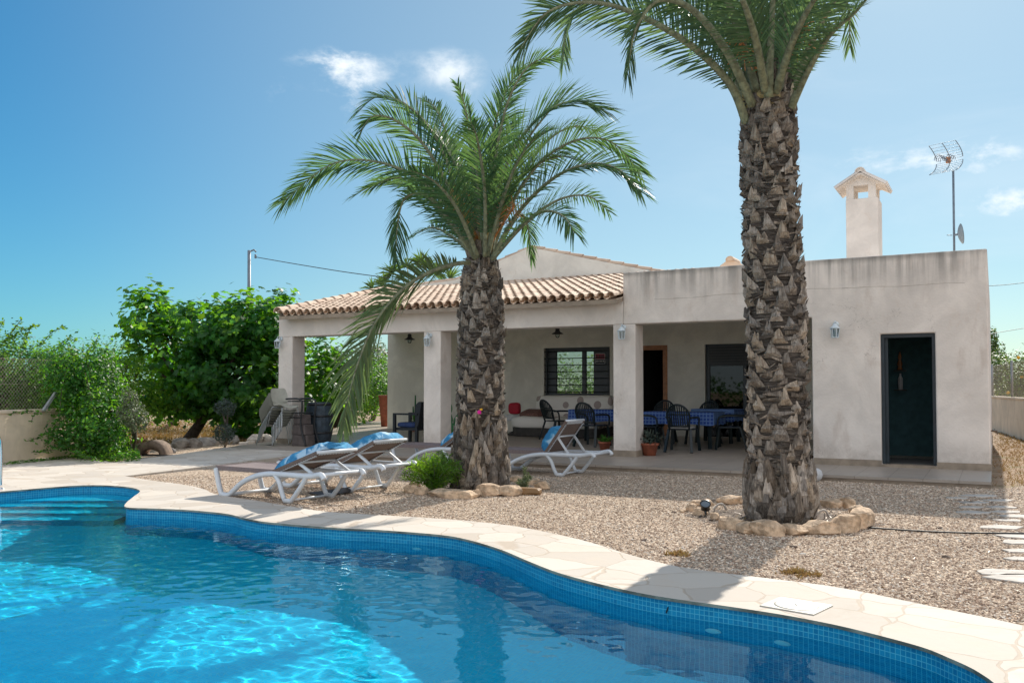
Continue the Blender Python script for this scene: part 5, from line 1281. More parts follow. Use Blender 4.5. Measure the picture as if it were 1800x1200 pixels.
x = at(1199, 740, Y=16.75).x; q = Matrix.Rotation(R(184), 4, 'Z'); q.translation = fl(x, 16.75) + ZZ*.462
mb = MB(); mb.obox(q, .42, .40, .03); tag(mb.build('seat_pad', 'white_cloth', bevel=.012), 'pale seat pad on the near-side dining chair', 'seat pad')
# sofa under a throw
sx0 = at(915, 740, Y=19.5).x; sx1 = at(1066, 740, Y=19.6).x; z = tz(19.6)
sofa = empty('sofa', ((sx0+sx1)/2, 19.6, z), 'sofa under a patterned cream throw below the porch window', 'sofa')
mb = MB(); mb.box(sx0+.08, sx1-.05, 19.0, 20.3, z, z+.22); mb.build('base', 'dark_wood', sofa)
def soft(mb, x0_, x1_, y0_, y1_, z0_, z1_, seed, amp=.02, nx=16, ny=8, nz=5, rr=.12):
    bm = bmesh.new(); bmesh.ops.create_cube(bm, size=2); bmesh.ops.subdivide_edges(bm, edges=bm.edges[:], cuts=7, use_grid_fill=True)
    c = Vector(((x0_+x1_)/2, (y0_+y1_)/2, (z0_+z1_)/2)); s = Vector(((x1_-x0_)/2, (y1_-y0_)/2, (z1_-z0_)/2)); V = []
    for v in bm.verts:
        p = Vector((v.co.x*s.x, v.co.y*s.y, v.co.z*s.z)); i = Vector([max(-s[k]+min(rr, s[k]*.95), min(s[k]-min(rr, s[k]*.95), p[k])) for k in range(3)]); d = p - i
        if d.length > 1e-6: p = i + d.normalized()*min(d.length, min(rr, min(s)*.95))
        p += Vector((noise.noise(p*3+Vector((seed,0,0))), noise.noise(p*3+Vector((0,seed,0))), noise.noise(p*3+Vector((0,0,seed)))))*amp; V.append(c + p)
    bm.verts.index_update(); mb.add(V, [tuple(v.index for v in f.verts) for f in bm.faces], 0, True); bm.free()
mb = MB(); soft(mb, sx0, sx1-.02, 18.95, 20.1, z+.17, z+.47, 1); mb.build('seat', 'throw', sofa)
mb = MB(); soft(mb, sx0+.2, sx1+.02, 19.85, 20.36, z+.3, z+.98, 2, .03); mb.build('backrest', 'throw', sofa)
mb = MB(); soft(mb, -.32, .32, -.22, .22, 0, .15, 5, .02, rr=.08); q = Matrix.Rotation(R(-12), 4, 'Z') @ Matrix.Rotation(R(14), 4, 'X'); q.translation = Vector((sx0+.42, 19.4, z+.46)); mb.v = [tuple(q @ Vector(v)) for v in mb.v]
tag(mb.build('pillow', 'brown_pillow'), 'brown mottled pillow lying on the throw-covered sofa', 'pillow')
# side table with white cloth and red bag
tx = at(905, 735, Y=19.4).x; z = tz(19.4); st_ = empty('side_table', (tx, 19.4, z), 'low round side table with pale cover left of the sofa', 'table')
mb = MB(); mb.lathe([(.0,.50),(.26,.50),(.27,.48),(.275,.40),(.27,.36)], (tx,19.4,z), 18); mb.build('cover', 'white_cloth', st_)
mb = MB(); mb.lathe([(.06,.48),(.05,.1),(.2,.03),(.2,0)], (tx,19.4,z), 12); mb.build('base', 'dark_wood', st_)
mb = MB(); soft(mb, tx-.16, tx+.14, 19.3, 19.5, z+.51, z+.80, 3, .03, rr=.08); tag(mb.build('bag', 'red_cloth'), 'bright red bag on the covered side table', 'bag')
# dark patio armchair
def armchair():
    p = onfloor(722, 779); r_ = empty('armchair', (p.x, p.y, p.z), 'square dark armchair left of the second pillar', 'armchair'); x, y, z = p; m = 'wicker'; yc = y+.1
    for sx in (-.3, .3):
        for yy in (yc-.3, yc+.3):
            mb = MB(); mb.box(x+sx*1.0-.03, x+sx*1.0+.03, yy-.03, yy+.03, z, z+.64 if sx < 0 else z+.40); mb.build('leg', m, r_)
    for yy in (yc-.3, yc+.3): mb = MB(); mb.box(x-.33, x+.33, yy-.03, yy+.03, z+.64, z+.68); mb.build('armrest', m, r_)
    mb = MB(); mb.box(x-.27, x+.33, yc-.27, yc+.27, z+.30, z+.36); mb.build('seat', m, r_)
    mb = MB(); mb.prism([(x+.24, z+.36),(x+.33, z+.36),(x+.42, z+.92),(x+.34, z+.94),(x+.24,z+.86)], 'y', yc-.30, yc+.30); mb.build('backrest', m, r_, bevel=.02)
    mb = MB(); soft(mb, x-.27, x+.22, yc-.26, yc+.26, z+.36, z+.47, 8, .008, rr=.04); tag(mb.build('cushion', 'navy'), 'navy seat cushion in the dark armchair', 'cushion')
    return p
armchair()
# ---- stacked grey chairs
def make_stack_chair():
    r_ = empty('stacking_chair', (0,0,0), 'x', 'chair'); mb = MB()      # faces +X
    prof = [(-.30,.84),(-.285,.80),(-.25,.68),(-.215,.56),(-.19,.47),(-.13,.435),(0,.43),(.14,.445),(.22,.43),(.25,.405)]
    hw = [.15,.19,.215,.20,.17,.20,.22,.225,.21,.19]; vs = []; fs = []; P_ = catmull([(x, 0, z) for x, z in prof], 3); n = len(P_)
    for i, p in enumerate(P_):
        x = i*(len(hw)-1)/(n-1); k = min(int(x), len(hw)-2); ww = hw[k]+(hw[k+1]-hw[k])*(x-k)
        for j in range(7):
            u = j/3-1; cu = .035*u*u; vs.append((p.x + (cu if p.z > .5 else 0), u*ww, p.z + (cu if p.z <= .5 else 0)))
    for i in range(n-1):
        for j in range(6): fs.append((i*7+j, i*7+j+1, (i+1)*7+j+1, (i+1)*7+j))
    mb.add(vs, fs, 0, True); mb.add([(v[0]-.006, v[1], v[2]-.006) for v in vs], fs, 0, True); mb.build('shell', 'grey_plastic', r_)
    for s in (-1, 1):
        mb = MB(); mb.tube(catmull([(.16,s*.12,.42),(.20,s*.19,.41),(.235,s*.215,.2),(.26,s*.23,0)], 4), .010, 6); mb.build('leg', 'grey_metal', r_)
        mb = MB(); mb.tube(catmull([(-.14,s*.12,.42),(-.20,s*.19,.41),(-.25,s*.215,.2),(-.30,s*.23,0)], 4), .010, 6); mb.build('leg', 'grey_metal', r_)
    for xx in (.16, -.14): mb = MB(); mb.tube([(xx,-.12,.42),(xx,.12,.42)], .010, 6); mb.build('under_frame', 'grey_metal', r_)
    return r_
sc0 = make_stack_chair(); bs = at(488, 700, Y=14.92); bs.z = tz(14.92)
for k in range(7):
    o = sc0 if k == 0 else copy_tree(sc0); put(o, bs + Vector((.052*k, -.01*k, .055*k)) + Vector((-.12,0,0)), R(-8)); o['group'] = 'grey chairs stacked by the left pillar'; o['label'] = 'grey chair nested in the stack by the left pillar'
o = copy_tree(sc0); put(o, bs + Vector((.30, -.10, .43)), R(-14)); o['group'] = 'grey chairs stacked by the left pillar'; o['label'] = 'topmost grey chair sitting loosely on the stack by the left pillar'
# ---- dark folded metal chair frame, barrel, blocks
p = at(530, 700, Y=15.15); p.z = tz(15.1); fc = empty('metal_chair', p, 'black metal frame chair between the grey stack and the barrel', 'chair'); x, y, z = p
for dy in (-.22, .22): mb = MB(); mb.tube(catmull([(x-.25,y+dy,z+1.03),(x+.12,y+dy,z+1.03),(x+.22,y+dy,z+.9),(x+.18,y+dy,z+.45),(x+.33,y+dy,z)], 5), .021, 8); mb.build('side_frame', 'black_metal', fc)
mb = MB()
for zz in (.98,.72,.62): mb.box(x-.22, x+.16, y-.2, y+.2, z+zz-.012, z+zz+.012)
mb.build('slats', 'black_metal', fc)
p = at(561, 735, Y=15.75); p.z = tz(15.75); brl = empty('barrel', p, 'dark weathered wooden barrel beside the left pillar', 'barrel')
mb = MB(); NS = 22; prof = [(.25,0),(.285,.15),(.315,.32),(.325,.47),(.315,.62),(.285,.80),(.25,.93)]; vs = []; fs = []
for r_, zz in prof:
    for k in range(NS*2):
        a = math.pi*k/NS; rr_ = r_*(1 if k % 2 else .985); vs.append((p.x + rr_*math.cos(a), p.y + rr_*math.sin(a), p.z+zz))
n_ = NS*2
for i in range(len(prof)-1):
    for k in range(n_): fs.append((i*n_+k, i*n_+(k+1)%n_, (i+1)*n_+(k+1)%n_, (i+1)*n_+k))
fs += [tuple(range((len(prof)-1)*n_, len(prof)*n_))]; mb.add(vs, fs); mb.build('staves', 'barrel_wood', brl)
for zz, rr_ in ((.04,.262),(.22,.302),(.60,.322),(.86,.276)): mb = MB(); mb.lathe([(rr_-.008,0),(rr_,0),(rr_+.003,.045),(rr_-.006,.045)], (p.x,p.y,p.z+zz), 40, cap=False); mb.build('hoop', 'black_metal', brl)
for i, (px, py, w_, h_, lab) in enumerate(((538,771,.42,.24,'lowest dark paving block stacked beside the barrel'), (536,753,.38,.22,'middle dark block stacked beside the barrel'), (533,735,.26,.22,'top dark block of the pile beside the barrel'))):
    b = at(534, 700, Y=15.1); b.x -= .02*i; b.z = tz(15.1); z0_ = b.z + (0,.245,.47)[i]; q = Matrix.Rotation(R(6-5*i), 4, 'Z'); q.translation = Vector((b.x, b.y, z0_+h_/2)); mb = MB(); mb.obox(q, w_, .3, h_, taper=.93); tag(mb.build('block', 'brick_grey', bevel=.015), lab, 'block', 'blocks by the barrel')
# ================================================================== POTS AND PLANTS ON THE PORCH
def pot(px, py, r_, h_, mat, label, plant=None, name='plant_pot', p=None, seed=0, plab=None):
    p = p or onfloor(px, py); root = empty(name, p, label, 'plant pot'); mb = MB()
    mb.lathe([(.0,0),(r_*.68,0),(r_*.95,h_*.82),(r_*1.06,h_*.83),(r_*1.08,h_),(r_*.95,h_),(r_*.93,h_*.9),(0,h_*.88)], p, 20, cap=False); mb.build('pot', mat, root)
    rr = random.Random(seed); top = p + ZZ*h_*.9; mb = MB()
    if plant == 'spiky':
        for k in range(60):
            d = Vector((rr.gauss(0,.5), rr.gauss(0,.5), 1)).normalized(); ribbon_leaf(mb, top + Vector((rr.uniform(-.5,.5)*r_, rr.uniform(-.5,.5)*r_, 0)), d, rr.uniform(.12,.30), d.orthogonal().normalized(), .02, .3)
        mb.build('foliage', 'hedge_leaf', root, fix=False)
    elif plant == 'bushy':
        crown(mb, [(top + ZZ*.10, r_*1.5, r_*1.5, .14)], 260, .05, False, seed, clump=0, shell=.9)
        for k in range(8): d = Vector((rr.gauss(0,.25), rr.gauss(0,.25), 1)).normalized(); mb.tube([top, top + d*.28], .012, 6, 0)
        mb.build('foliage', 'grey_leaf' if seed % 2 else 'hedge_leaf', root, fix=False)
    elif plant == 'cactus':
        def pad(c, w_, h__, yaw, tilt):
            q = Matrix.Rotation(yaw, 4, 'Z') @ Matrix.Rotation(tilt, 4, 'Y'); q.translation = c; vs = []; fs = []; n1, n2 = 8, 10
            for i in range(n1+1):
                th = math.pi*i/n1
                for j in range(n2): a = 2*math.pi*j/n2; vs.append(q @ Vector((w_*math.sin(th)*math.cos(a), .022*math.sin(th)*math.sin(a), h__*(1-math.cos(th)))))
            for i in range(n1):
                for j in range(n2): fs.append((i*n2+j, i*n2+(j+1)%n2, (i+1)*n2+(j+1)%n2, (i+1)*n2+j))
            mb.add(vs, fs, 0, True)
        pad(top, .09, .14, .3, 0); pad(top+Vector((-.04,0,.25)), .08, .13, -.2, -.3); pad(top+Vector((.05,0,.24)), .07, .12, .5, .4); pad(top+Vector((-.10,0,.46)), .07, .12, .1, .1)
        mb.build('foliage', 'cactus', root)
    return root
pot(755, 783, .11, .17, 'black_pot', 'small black pot standing in front of the second pillar', 'spiky', seed=1)
pot(796, 781, .15, .22, 'terracotta_old', 'terracotta pot with prickly pear peeping left of the palm trunk', 'cactus', seed=2)
pot(1063, 793, .12, .19, 'terracotta', 'small red pot with green spiky plant left of the right-hand pillar', 'spiky', seed=3)
pot(1142, 800, .165, .23, 'terracotta', 'wide terracotta pot with mixed succulents right of the right-hand pillar', 'bushy', seed=5)
p = onfloor(672, 750); p2 = Vector((at(676,700,Y=21.4).x, 21.4, .26))
t = empty('tall_planter', p2, 'tall slim terracotta planter at the far left house corner', 'planter'); mb = MB(); mb.lathe([(.10,0),(.14,.5),(.17,.86),(.19,.87),(.19,.93),(.16,.93)], p2, 18); mb.build('vessel', 'terracotta', t)
p = onfloor(727, 765); p.y = 19.6; p.x = at(730, 740, Y=19.6).x; p.z = tz(19.6)
pot(0, 0, .12, .24, 'terracotta_old', 'pot with slender cactus behind the dark armchair', 'bushy', p=p + ZZ*.0, seed=6)
for px, py in ((728,712),(733,722)): pass
# cactus tall stems behind armchair
mb = MB(); q_ = p + ZZ*.22
for dx, h_ in ((0,.75),(.06,.55),(-.05,.45)): mb.tube([q_ + RT*dx*.3, q_ + RT*dx + ZZ*h_*.5, q_ + RT*dx*1.2 + ZZ*h_], [.022,.026,.016], 7)
o_ = [c for c in COL.objects if c.name.startswith('plant_pot')][-1]; mb.build('cactus_stems', 'cactus', o_)
# prickly pear pad stuck beside the trunk and flower
p = at(792, 735, Y=17.5)
# ================================================================== LAMPS
def make_wall_lamp(p, label, glass_='lamp_glass'):
    x, y, z = p; r_ = empty('wall_lamp', p, label, 'wall lamp', 'white lantern lamps on the porch pillars')
    mb = MB(); mb.lathe([(.045,0),(.05,.015),(.02,.03)], (x, y, z+.10), 12, axis=(0,-1,0)); mb.tube(catmull([(x,y-.02,z+.10),(x,y-.09,z+.15),(x,y-.13,z+.12)], 4), .010, 6); mb.build('bracket', 'lamp_white', r_)
    mb = MB(); c = (x, y-.13, z-.13); mb.lathe([(.0,.24),(.02,.235),(.045,.20),(.085,.165),(.08,.155)], c, 6, sm=False); mb.lathe([(.05,0),(.06,.012),(.05,.02)], c, 6, sm=False)
    for k in range(6):
        a = math.pi*k/3; mb.bar((c[0]+.052*math.cos(a), c[1]+.052*math.sin(a), c[2]+.01), (c[0]+.072*math.cos(a), c[1]+.072*math.sin(a), c[2]+.16), .012, .012)
    mb.build('cage', 'lamp_white', r_)
    mb = MB(); mb.lathe([(.045,.02),(.064,.155)], c, 6, cap=False, sm=False); mb.build('glass', glass_, r_)
    mb = MB(); mb.lathe([(.012,.02),(.022,.05),(.026,.09),(.01,.12)], c, 8); mb.build('bulb', 'white_cloth', r_); return r_
for px, py, lab in ((495,603,'white lantern lamp on the leftmost pillar by the fig tree'), (757,598,'white lantern lamp on the second pillar, left of the shorter palm'), (1097,585,'white lantern lamp on the pillar under the parapet end'), (1470,581,'white lantern lamp on the wall left of the dark doorway')):
    p = at(px, py, Y=15.4); p.y = 15.397; make_wall_lamp(p, lab)
def pendant(px, py, Y_, label):
    p = at(px, py, Y=Y_); r_ = empty('pendant_lamp', p, label, 'pendant lamp'); 
    mb = MB(); mb.lathe([(.13,0),(.125,.012),(.06,.05),(.045,.09),(.05,.12),(.03,.14)], p, 16, cap=False); mb.build('shade', 'black_metal', r_)
    mb = MB(); mb.tube([p + ZZ*.13, Vector((p.x,p.y,2.96))], .010, 6); mb.build('rod', 'black_metal', r_)
    mb = MB(); mb.lathe([(.0,-.09),(.035,-.075),(.05,-.04),(.045,.0),(.03,.03)], p, 12, cap=False); mb.build('bulb_glass', 'lamp_glass', r_)
pendant(720, 597, 17.6, 'black pendant lamp under the left part of the porch'); pendant(980, 587, 17.6, 'black pendant lamp in front of the barred window')
# sign behind window glass
p = at(1055, 627, Y=20.515); mb = MB(); mb.box(p.x-.13, p.x+.13, 20.508, 20.514, p.z-.055, p.z+.075)
sg_ = empty('alarm_sign', (p.x, 20.51, p.z-.15), 'small red and white notice fixed inside the porch window', 'sign'); mb.build('red_panel', 'red_sign', sg_)
mb = MB()
for a in ((-.135,-.125,-.06,.08),(.125,.135,-.06,.08),(-.125,.125,.075,.085),(-.125,.125,-.065,-.055)): mb.box(p.x+a[0], p.x+a[1], 20.505, 20.516, p.z+a[2], p.z+a[3])
for a in ((-.135,-.125,-.17,-.08),(.125,.135,-.17,-.08),(-.125,.125,-.18,-.17)): mb.box(p.x+a[0], p.x+a[1], 20.505, 20.516, p.z+a[2], p.z+a[3])
mb.build('border', 'white_cloth', sg_)
mb = MB()
for k, ww in enumerate((.028,.012,.034,.014,.03,.026)): X = p.x-.105+k*.036; mb.box(X, X+ww*.8, 20.505, 20.5075, p.z-.02, p.z+.045)
mb.build('dark_lettering', 'bars', sg_)
mb = MB()
for k, ww in enumerate((.03,.02,.016,.03,.018,.03)): X = p.x-.105+k*.036; mb.box(X, X+ww*.85, 20.505, 20.512, p.z-.125, p.z-.092)
mb.build('pale_lettering', 'white_cloth', sg_)
# ================================================================== ANTENNA AND DISH
p = at(1677, 437, Y=19.5); q = at(1675, 262, Y=19.5); base = Vector((p.x, 19.5, 3.25)); topz = q.z
an = empty('tv_antenna', base, 'grid reflector television antenna on a tall roof mast', 'antenna')
mb = MB(); mb.tube([base, Vector((q.x, 19.5, at(1675,300,Y=19.5).z))], .021, 10); mb.build('mast', 'pole_metal', an)
C_ = at(1669, 282, Y=19.5); ax_d = (RT*-.62 - F0*.5).normalized(); sdv = ax_d.cross(ZZ).normalized()
for sgn in (1, -1):
    mb = MB(); R_pts = []
    for k in range(7):
        t = k/6; R_pts.append(C_ + ZZ*sgn*(.03+.26*t) + ax_d*(.30*t*t))
    wv = .26
    for a in (-wv, 0, wv): mb.tube([p_ + sdv*a for p_ in R_pts], .008, 5)
    for p_ in R_pts: mb.tube([p_ - sdv*wv, p_ + sdv*wv], .0035, 5)
    mb.build('reflector_grid', 'pole_metal', an)
mb = MB(); mb.tube([C_ - ax_d*.04, C_ + ax_d*.34], .012, 6)
for t, hh in ((.08,.13),(.16,.11),(.24,.10),(.32,.09)):
    for s in (-1, 1): c = C_ + ax_d*t; mb.tube(catmull([c, c + sdv*.05*s + ZZ*.07*s, c + sdv*.13*s + ZZ*.05, c + sdv*.15*s - ZZ*.03], 4), .006, 5)
mb.build('dipoles', 'pole_metal', an)
mb = MB(); mb.obox(Matrix.Translation(C_ + ax_d*.05), .09, .07, .12); mb.build('junction_box', 'orange_stalk', an, bevel=.01)
c = at(1689, 411, Y=19.4); dn = (RT*.95 - F0*.3 + ZZ*.12).normalized()
ds = empty('satellite_dish', c, 'small grey satellite dish clamped low on the antenna mast', 'satellite dish')
mb = MB(); prof = [(.0,-.045),(.07,-.04),(.14,-.018),(.20,.018)]; mb.lathe(prof, c, 24, axis=dn, cap=False); mb.lathe([(r_, z_-.008) for r_, z_ in prof], c, 24, axis=dn, cap=False); mb.build('dish', 'dish_grey', ds, fix=False)
mb = MB(); mb.tube([c - dn*.04, Vector((p.x-.002, 19.5, c.z))], .022, 8); mb.tube([Vector((p.x-.03, 19.5, c.z)), Vector((p.x-.12, 19.44, c.z))], .008, 6); mb.build('clamp', 'pole_metal', ds)
# ================================================================== ROCKS AND STONES
def rock(name, c, sx, sy, sz, rz, mat, seed, label, cat, group=None, flat=.12, amp=.22):
    bm = bmesh.new(); bmesh.ops.create_cube(bm, size=2); bmesh.ops.subdivide_edges(bm, edges=bm.edges[:], cuts=3, use_grid_fill=True); rr = random.Random(seed); q = Matrix.Rotation(rz, 3, 'Z'); V = []
    pl_ = [(Vector((rr.gauss(0,1), rr.gauss(0,1), rr.gauss(0,.7)+.2)).normalized(), rr.uniform(.68, .98)) for _ in range(16)]
    for v in bm.verts:
        p = v.co.copy(); p = p.lerp(p.normalized()*1.2, .22)
        for n_, d_ in pl_:
            e = p.dot(n_) - d_*1.12
            if e > 0: p -= n_*e
        p += p.normalized()*amp*.45*noise.noise(p*1.5 + Vector((seed*1.7, 0, 0)))+p.normalized()*amp*.24*noise.noise(p*4 + Vector((seed, 3, 0)))
        p = q @ Vector((p.x*sx, p.y*sy, p.z*sz)); V.append(Vector(c) + p + ZZ*sz*(1-flat))
    bm.verts.index_update(); mb = MB(); mb.add(V, [tuple(v.index for v in f.verts) for f in bm.faces], 0, False); bm.free()
    return tag(mb.build(name, mat), label, cat, group)
RR = [(1214,898,.09,.05),(1231,905,.13,.06),(1256,914,.07,.045),(1279,930,.17,.085),(1309,938,.12,.085),(1347,941,.19,.10),(1391,940,.17,.08),(1437,939,.20,.085),(1482,935,.16,.10),(1514,928,.17,.11),(1508,904,.12,.08),(1490,893,.11,.08),(1463,892,.17,.07),(1278,886,.18,.06),(1240,889,.10,.05),(1222,889,.10,.05),(1298,885,.13,.06),(1199,900,.06,.03)]
LABR = {5: 'largest grey-tan stone centred before the tall palm trunk', 9: 'big yellowish stone at the right end of the tall palm ring', 3: 'long smooth tan stone at the left front of the tall palm ring'}
for i, (px, py, hw, hh) in enumerate(RR):
    c = at(px, py, z=.03); rock('ring_stone', (c.x, c.y + hw*.3, .02), hw*.84, hw*.60, hh*.92*rp.uniform(.8, 1.15), math.atan2(c.y-prt.y, c.x-prt.x)+math.pi/2+rp.uniform(-.2,.2), 'rock', 100+i, LABR.get(i, 'rough tan stone in the ring around the tall palm'), 'stone', 'stones ringing the tall palm')
RL = [(722,866,.10,.07),(739,869,.10,.07),(788,874,.34,.075),(834,874,.08,.07),(858,871,.19,.10),(894,871,.17,.09),(950,860,.12,.08),(905,846,.11,.06),(925,851,.16,.05),(728,857,.08,.06),(940,848,.08,.05)]
LABL = {2: 'long low grey stone before the left foot of the shorter palm', 4: 'squarish orange stone centred before the shorter palm', 5: 'pale blocky stone before the right foot of the shorter palm'}
for i, (px, py, hw, hh) in enumerate(RL):
    c = at(px, py, z=.03); rock('ring_stone', (c.x, c.y + hw*.2, .02), hw, min(.16, hw*.7), hh*.85, rp.uniform(-.2,.2) + PSI*.6, 'rock', 140+i, LABL.get(i, 'rough tan stone in the ring around the shorter palm'), 'stone', 'stones ringing the shorter palm')
c = at(921, 870, z=.03); rock('moss_clump', (c.x, c.y+.1, .02), .17, .12, .05, .3, 'dry_leaf', 171, 'low mossy yellow-green clump between the ring stones right of the shorter palm', 'moss')
for i, (px, py, hw, hh) in enumerate([(292,791,.16,.10),(318,787,.22,.14),(340,786,.2,.13),(362,783,.24,.12),(383,780,.18,.11),(410,779,.16,.12),(300,796,.12,.08)]):
    c = at(px, py, z=.03); rock('border_stone', (c.x, c.y, .0), hw, hw*.6, hh, rp.uniform(-.4,.4)+PSI, 'rock_grey', 180+i, 'grey rough stone in the row before the fig tree', 'stone', 'stones along the fig tree bed')
for i, px in enumerate((428,440,455,468)):
    c = at(px, 787 - i*2.2, z=.03); q = Matrix.Rotation(PSI+.35, 4, 'Z'); q.translation = Vector((c.x, c.y, .10)); mb = MB(); mb.obox(q, .21, .14, .12); tag(mb.build('edging_block', 'white_rock', bevel=.015), 'pale edging block in the short row left of the stacked chairs', 'block', 'edging blocks left of the stacked chairs')
for i, (px, py, hw, hh, lab) in enumerate(((452,776,.20,.11,'white hollow rock on the ground just past the row of edging blocks'), (468,775,.17,.11,'white rock touching the legs of the stacked chairs'), (487,770,.20,.17,'grey-white rock behind the legs of the stacked chairs'))):
    c = onfloor(px, py); rock('white_rock', (c.x, c.y + (.25 if i == 2 else 0), .10), hw, hw*.7, hh, PSI, 'white_rock', 200+i, lab, 'rock')
# arched log
p = at(262, 800, z=.03); lg = MB(); vs = []; fs = []; K = 14
for s in (0, 1):
    for (ra, sc_) in ((.29, 1.), (.20, 1.)):
        for k in range(K+1):
            a = math.pi*k/K; w_ = 1 + .08*noise.noise(Vector((k*.5, s*3, ra*9))); vs.append(p + RT*math.cos(a)*ra*w_*1.02 + ZZ*(math.sin(a)*ra*w_*(1.0 if ra > .25 else .62)) + F0*(.5*s))
m_ = K+1
for k in range(K): fs += [(k, k+1, 2*m_+k+1, 2*m_+k), (m_+k, 3*m_+k, 3*m_+k+1, m_+k+1), (k, m_+k, m_+k+1, k+1), (2*m_+k, 2*m_+k+1, 3*m_+k+1, 3*m_+k)]
lg.add(vs, fs, 0, True); lg.add([p - RT*.30, p - RT*.19, p - RT*.19 + F0*.5, p - RT*.30 + F0*.5, p + RT*.30, p + RT*.19, p + RT*.19 + F0*.5, p + RT*.30 + F0*.5], [(0,1,2,3),(4,5,6,7)])
tag(lg.build('hollow_log', 'log'), 'arched hollow grey-brown log beside the path', 'log')
# mulch rings
for nm, c, r_, lab in (('mulch', prt, .95, 'dark mulch and dead leaves inside the tall palm stone ring'), ('mulch', pl, .62, 'dark soil inside the shorter palm stone ring')):
    mb = MB(); n_ = 36; vs = [(c.x, c.y, .05)] + [(c.x + r_*math.cos(6.283*k/n_)*(1+.06*math.sin(k*1.7)), c.y + r_*.72*math.sin(6.283*k/n_)*(1+.06*math.sin(k*1.1)), .034) for k in range(n_)]; mb.add(vs, [(0, 1+k, 1+(k+1) % n_) for k in range(n_)])
    rr = random.Random(7)
    for k in range(700 if r_ > .7 else 300):
        a = rr.random()*6.28; q = r_*rr.random()**.5*.97; p_ = Vector((c.x+q*math.cos(a), c.y+q*.72*math.sin(a), .045+rr.random()*.02)); d = Vector((rr.gauss(0,1), rr.gauss(0,1), rr.gauss(0,.3))).normalized(); ribbon_leaf(mb, p_, d, rr.uniform(.03,.12), d.cross(ZZ).normalized(), .012, .1, rr.choice((0,1,2)))
    tag(mb.build(nm, ['mulch', 'dry_leaf', 'boot'], loc=(0,0,0), fix=False), lab, 'mulch', None, 'stuff')
# garden spotlight
p = at(1240, 903, z=.05); sp_ = empty('garden_spotlight', p, 'black round garden spotlight inside the left edge of the tall palm ring', 'spotlight')
mb = MB(); d_ = (Vector((.2,-.6,.75))).normalized(); mb.lathe([(.02,-.07),(.045,-.05),(.05,.02),(.058,.03),(.05,.032)], p + ZZ*.09, 16, axis=d_, cap=False); mb.build('housing', 'black_metal', sp_)
mb = MB(); mb.lathe([(.0,.018),(.048,.02)], p + ZZ*.09, 16, axis=d_, cap=False); mb.build('lens', 'pole_metal', sp_, fix=False)
mb = MB(); mb.tube([p + ZZ*.05, p - ZZ*.03], .014, 8); mb.build('spike', 'black_metal', sp_)
for i, (px, py, lab) in enumerate(((1262,895,'pale curled dead leaf left of the tall palm trunk'), (1442,907,'pale curled dead leaf right of the tall palm trunk'))):
    p = at(px, py, z=.06); mb = MB(); mb.tube(catmull([p - RT*.05, p + ZZ*.05, p + RT*.05 + ZZ*.06, p + RT*.09], 5), .012, 5); tag(mb.build('dead_leaf', 'white_rock'), lab, 'leaf')
p = at(1432, 846, z=.03); mb = MB(); mb.lathe([(0.001,0),(.06,.01),(.10,.05),(.115,.10),(.10,.155),(.06,.19),(.001,.20)], p, 20); tag(mb.build('globe_lamp', 'white_cloth'), 'white ball on the gravel right of the tall palm trunk', 'ball')
# stepping stones of broken slab
rr = random.Random(77); SS = [(1722,869,.26,.05),(1684,873,.16,.04),(1712,881,.2,.04),(1705,889,.16,.04),(1755,877,.2,.05),(1763,889,.2,.05),(1712,898,.2,.04),(1768,897,.2,.04),(1795,905,.25,.05),(1775,912,.17,.05),(1762,924,.24,.06),(1790,939,.24,.06),(1800,950,.24,.06),(1800,979,.16,.05),(1795,965,.18,.05),(1770,1003,.26,.09),(1805,1012,.3,.08),(1700,880,.12,.03)]
for i, (px, py, w_, dpt) in enumerate(SS):
    c = at(px, py, z=.05); n_ = rr.choice((5,6,7)); poly = []
    for k in range(n_): a = 6.283*(k+rr.uniform(-.25,.25))/n_; poly.append(RT*(math.cos(a)*w_*rr.uniform(.75,1.1)) + F0*(math.sin(a)*w_*.55*rr.uniform(.7,1.1)))
    vs, fs = _slab([(c.x+q.x, c.y+q.y) for q in poly], .01, .043); mb = MB(); mb.add(vs, fs)
    tag(mb.build('stepping_stone', 'flagstone', bevel=.004), 'large pale pointed slab nearest the pool at the right edge' if i == 15 else 'pale broken slab of the stepping path at the right', 'stepping stone', 'broken slabs of the stepping path')
mb = MB(); mb.tube(catmull([at(1530,927,z=.05), at(1560,929,z=.045), at(1620,933,z=.045), at(1700,936,z=.045), at(1800,937,z=.05), at(1880,940,z=.045)], 6), .009, 6); tag(mb.build('garden_hose', 'hose'), 'thin black hose running from the tall palm ring across the gravel', 'hose')
mb = MB(); mb.tube(catmull([at(250,800,z=.045), at(320,799,z=.05), at(370,790,z=.05), at(405,786,z=.05), at(440,786,z=.06), at(480,781,z=.14)], 6), .012, 6); tag(mb.build('garden_hose', 'hose'), 'black hose along the stone row before the fig tree', 'hose')
for i, (px, py, s_, lab) in enumerate(((1185,901,.05,'dark clod on gravel left of the tall palm ring'), (1411,974,.045,'small white stone on gravel before the tall palm'), (1663,980,.06,'brown clod on the gravel at right'), (1133,950,.05,'dark clod on the gravel between the palms'), (1652,929,.05,'dark clod beside the thin black hose'), (1395,962,.05,'dark clod in the tall palm shadow'))):
    c = at(px, py, z=.03); rock('stone', (c.x, c.y, .02), s_*.65, s_*.45, s_*.3, 0, 'white_rock' if i == 1 else 'log', 300+i, lab, 'stone')
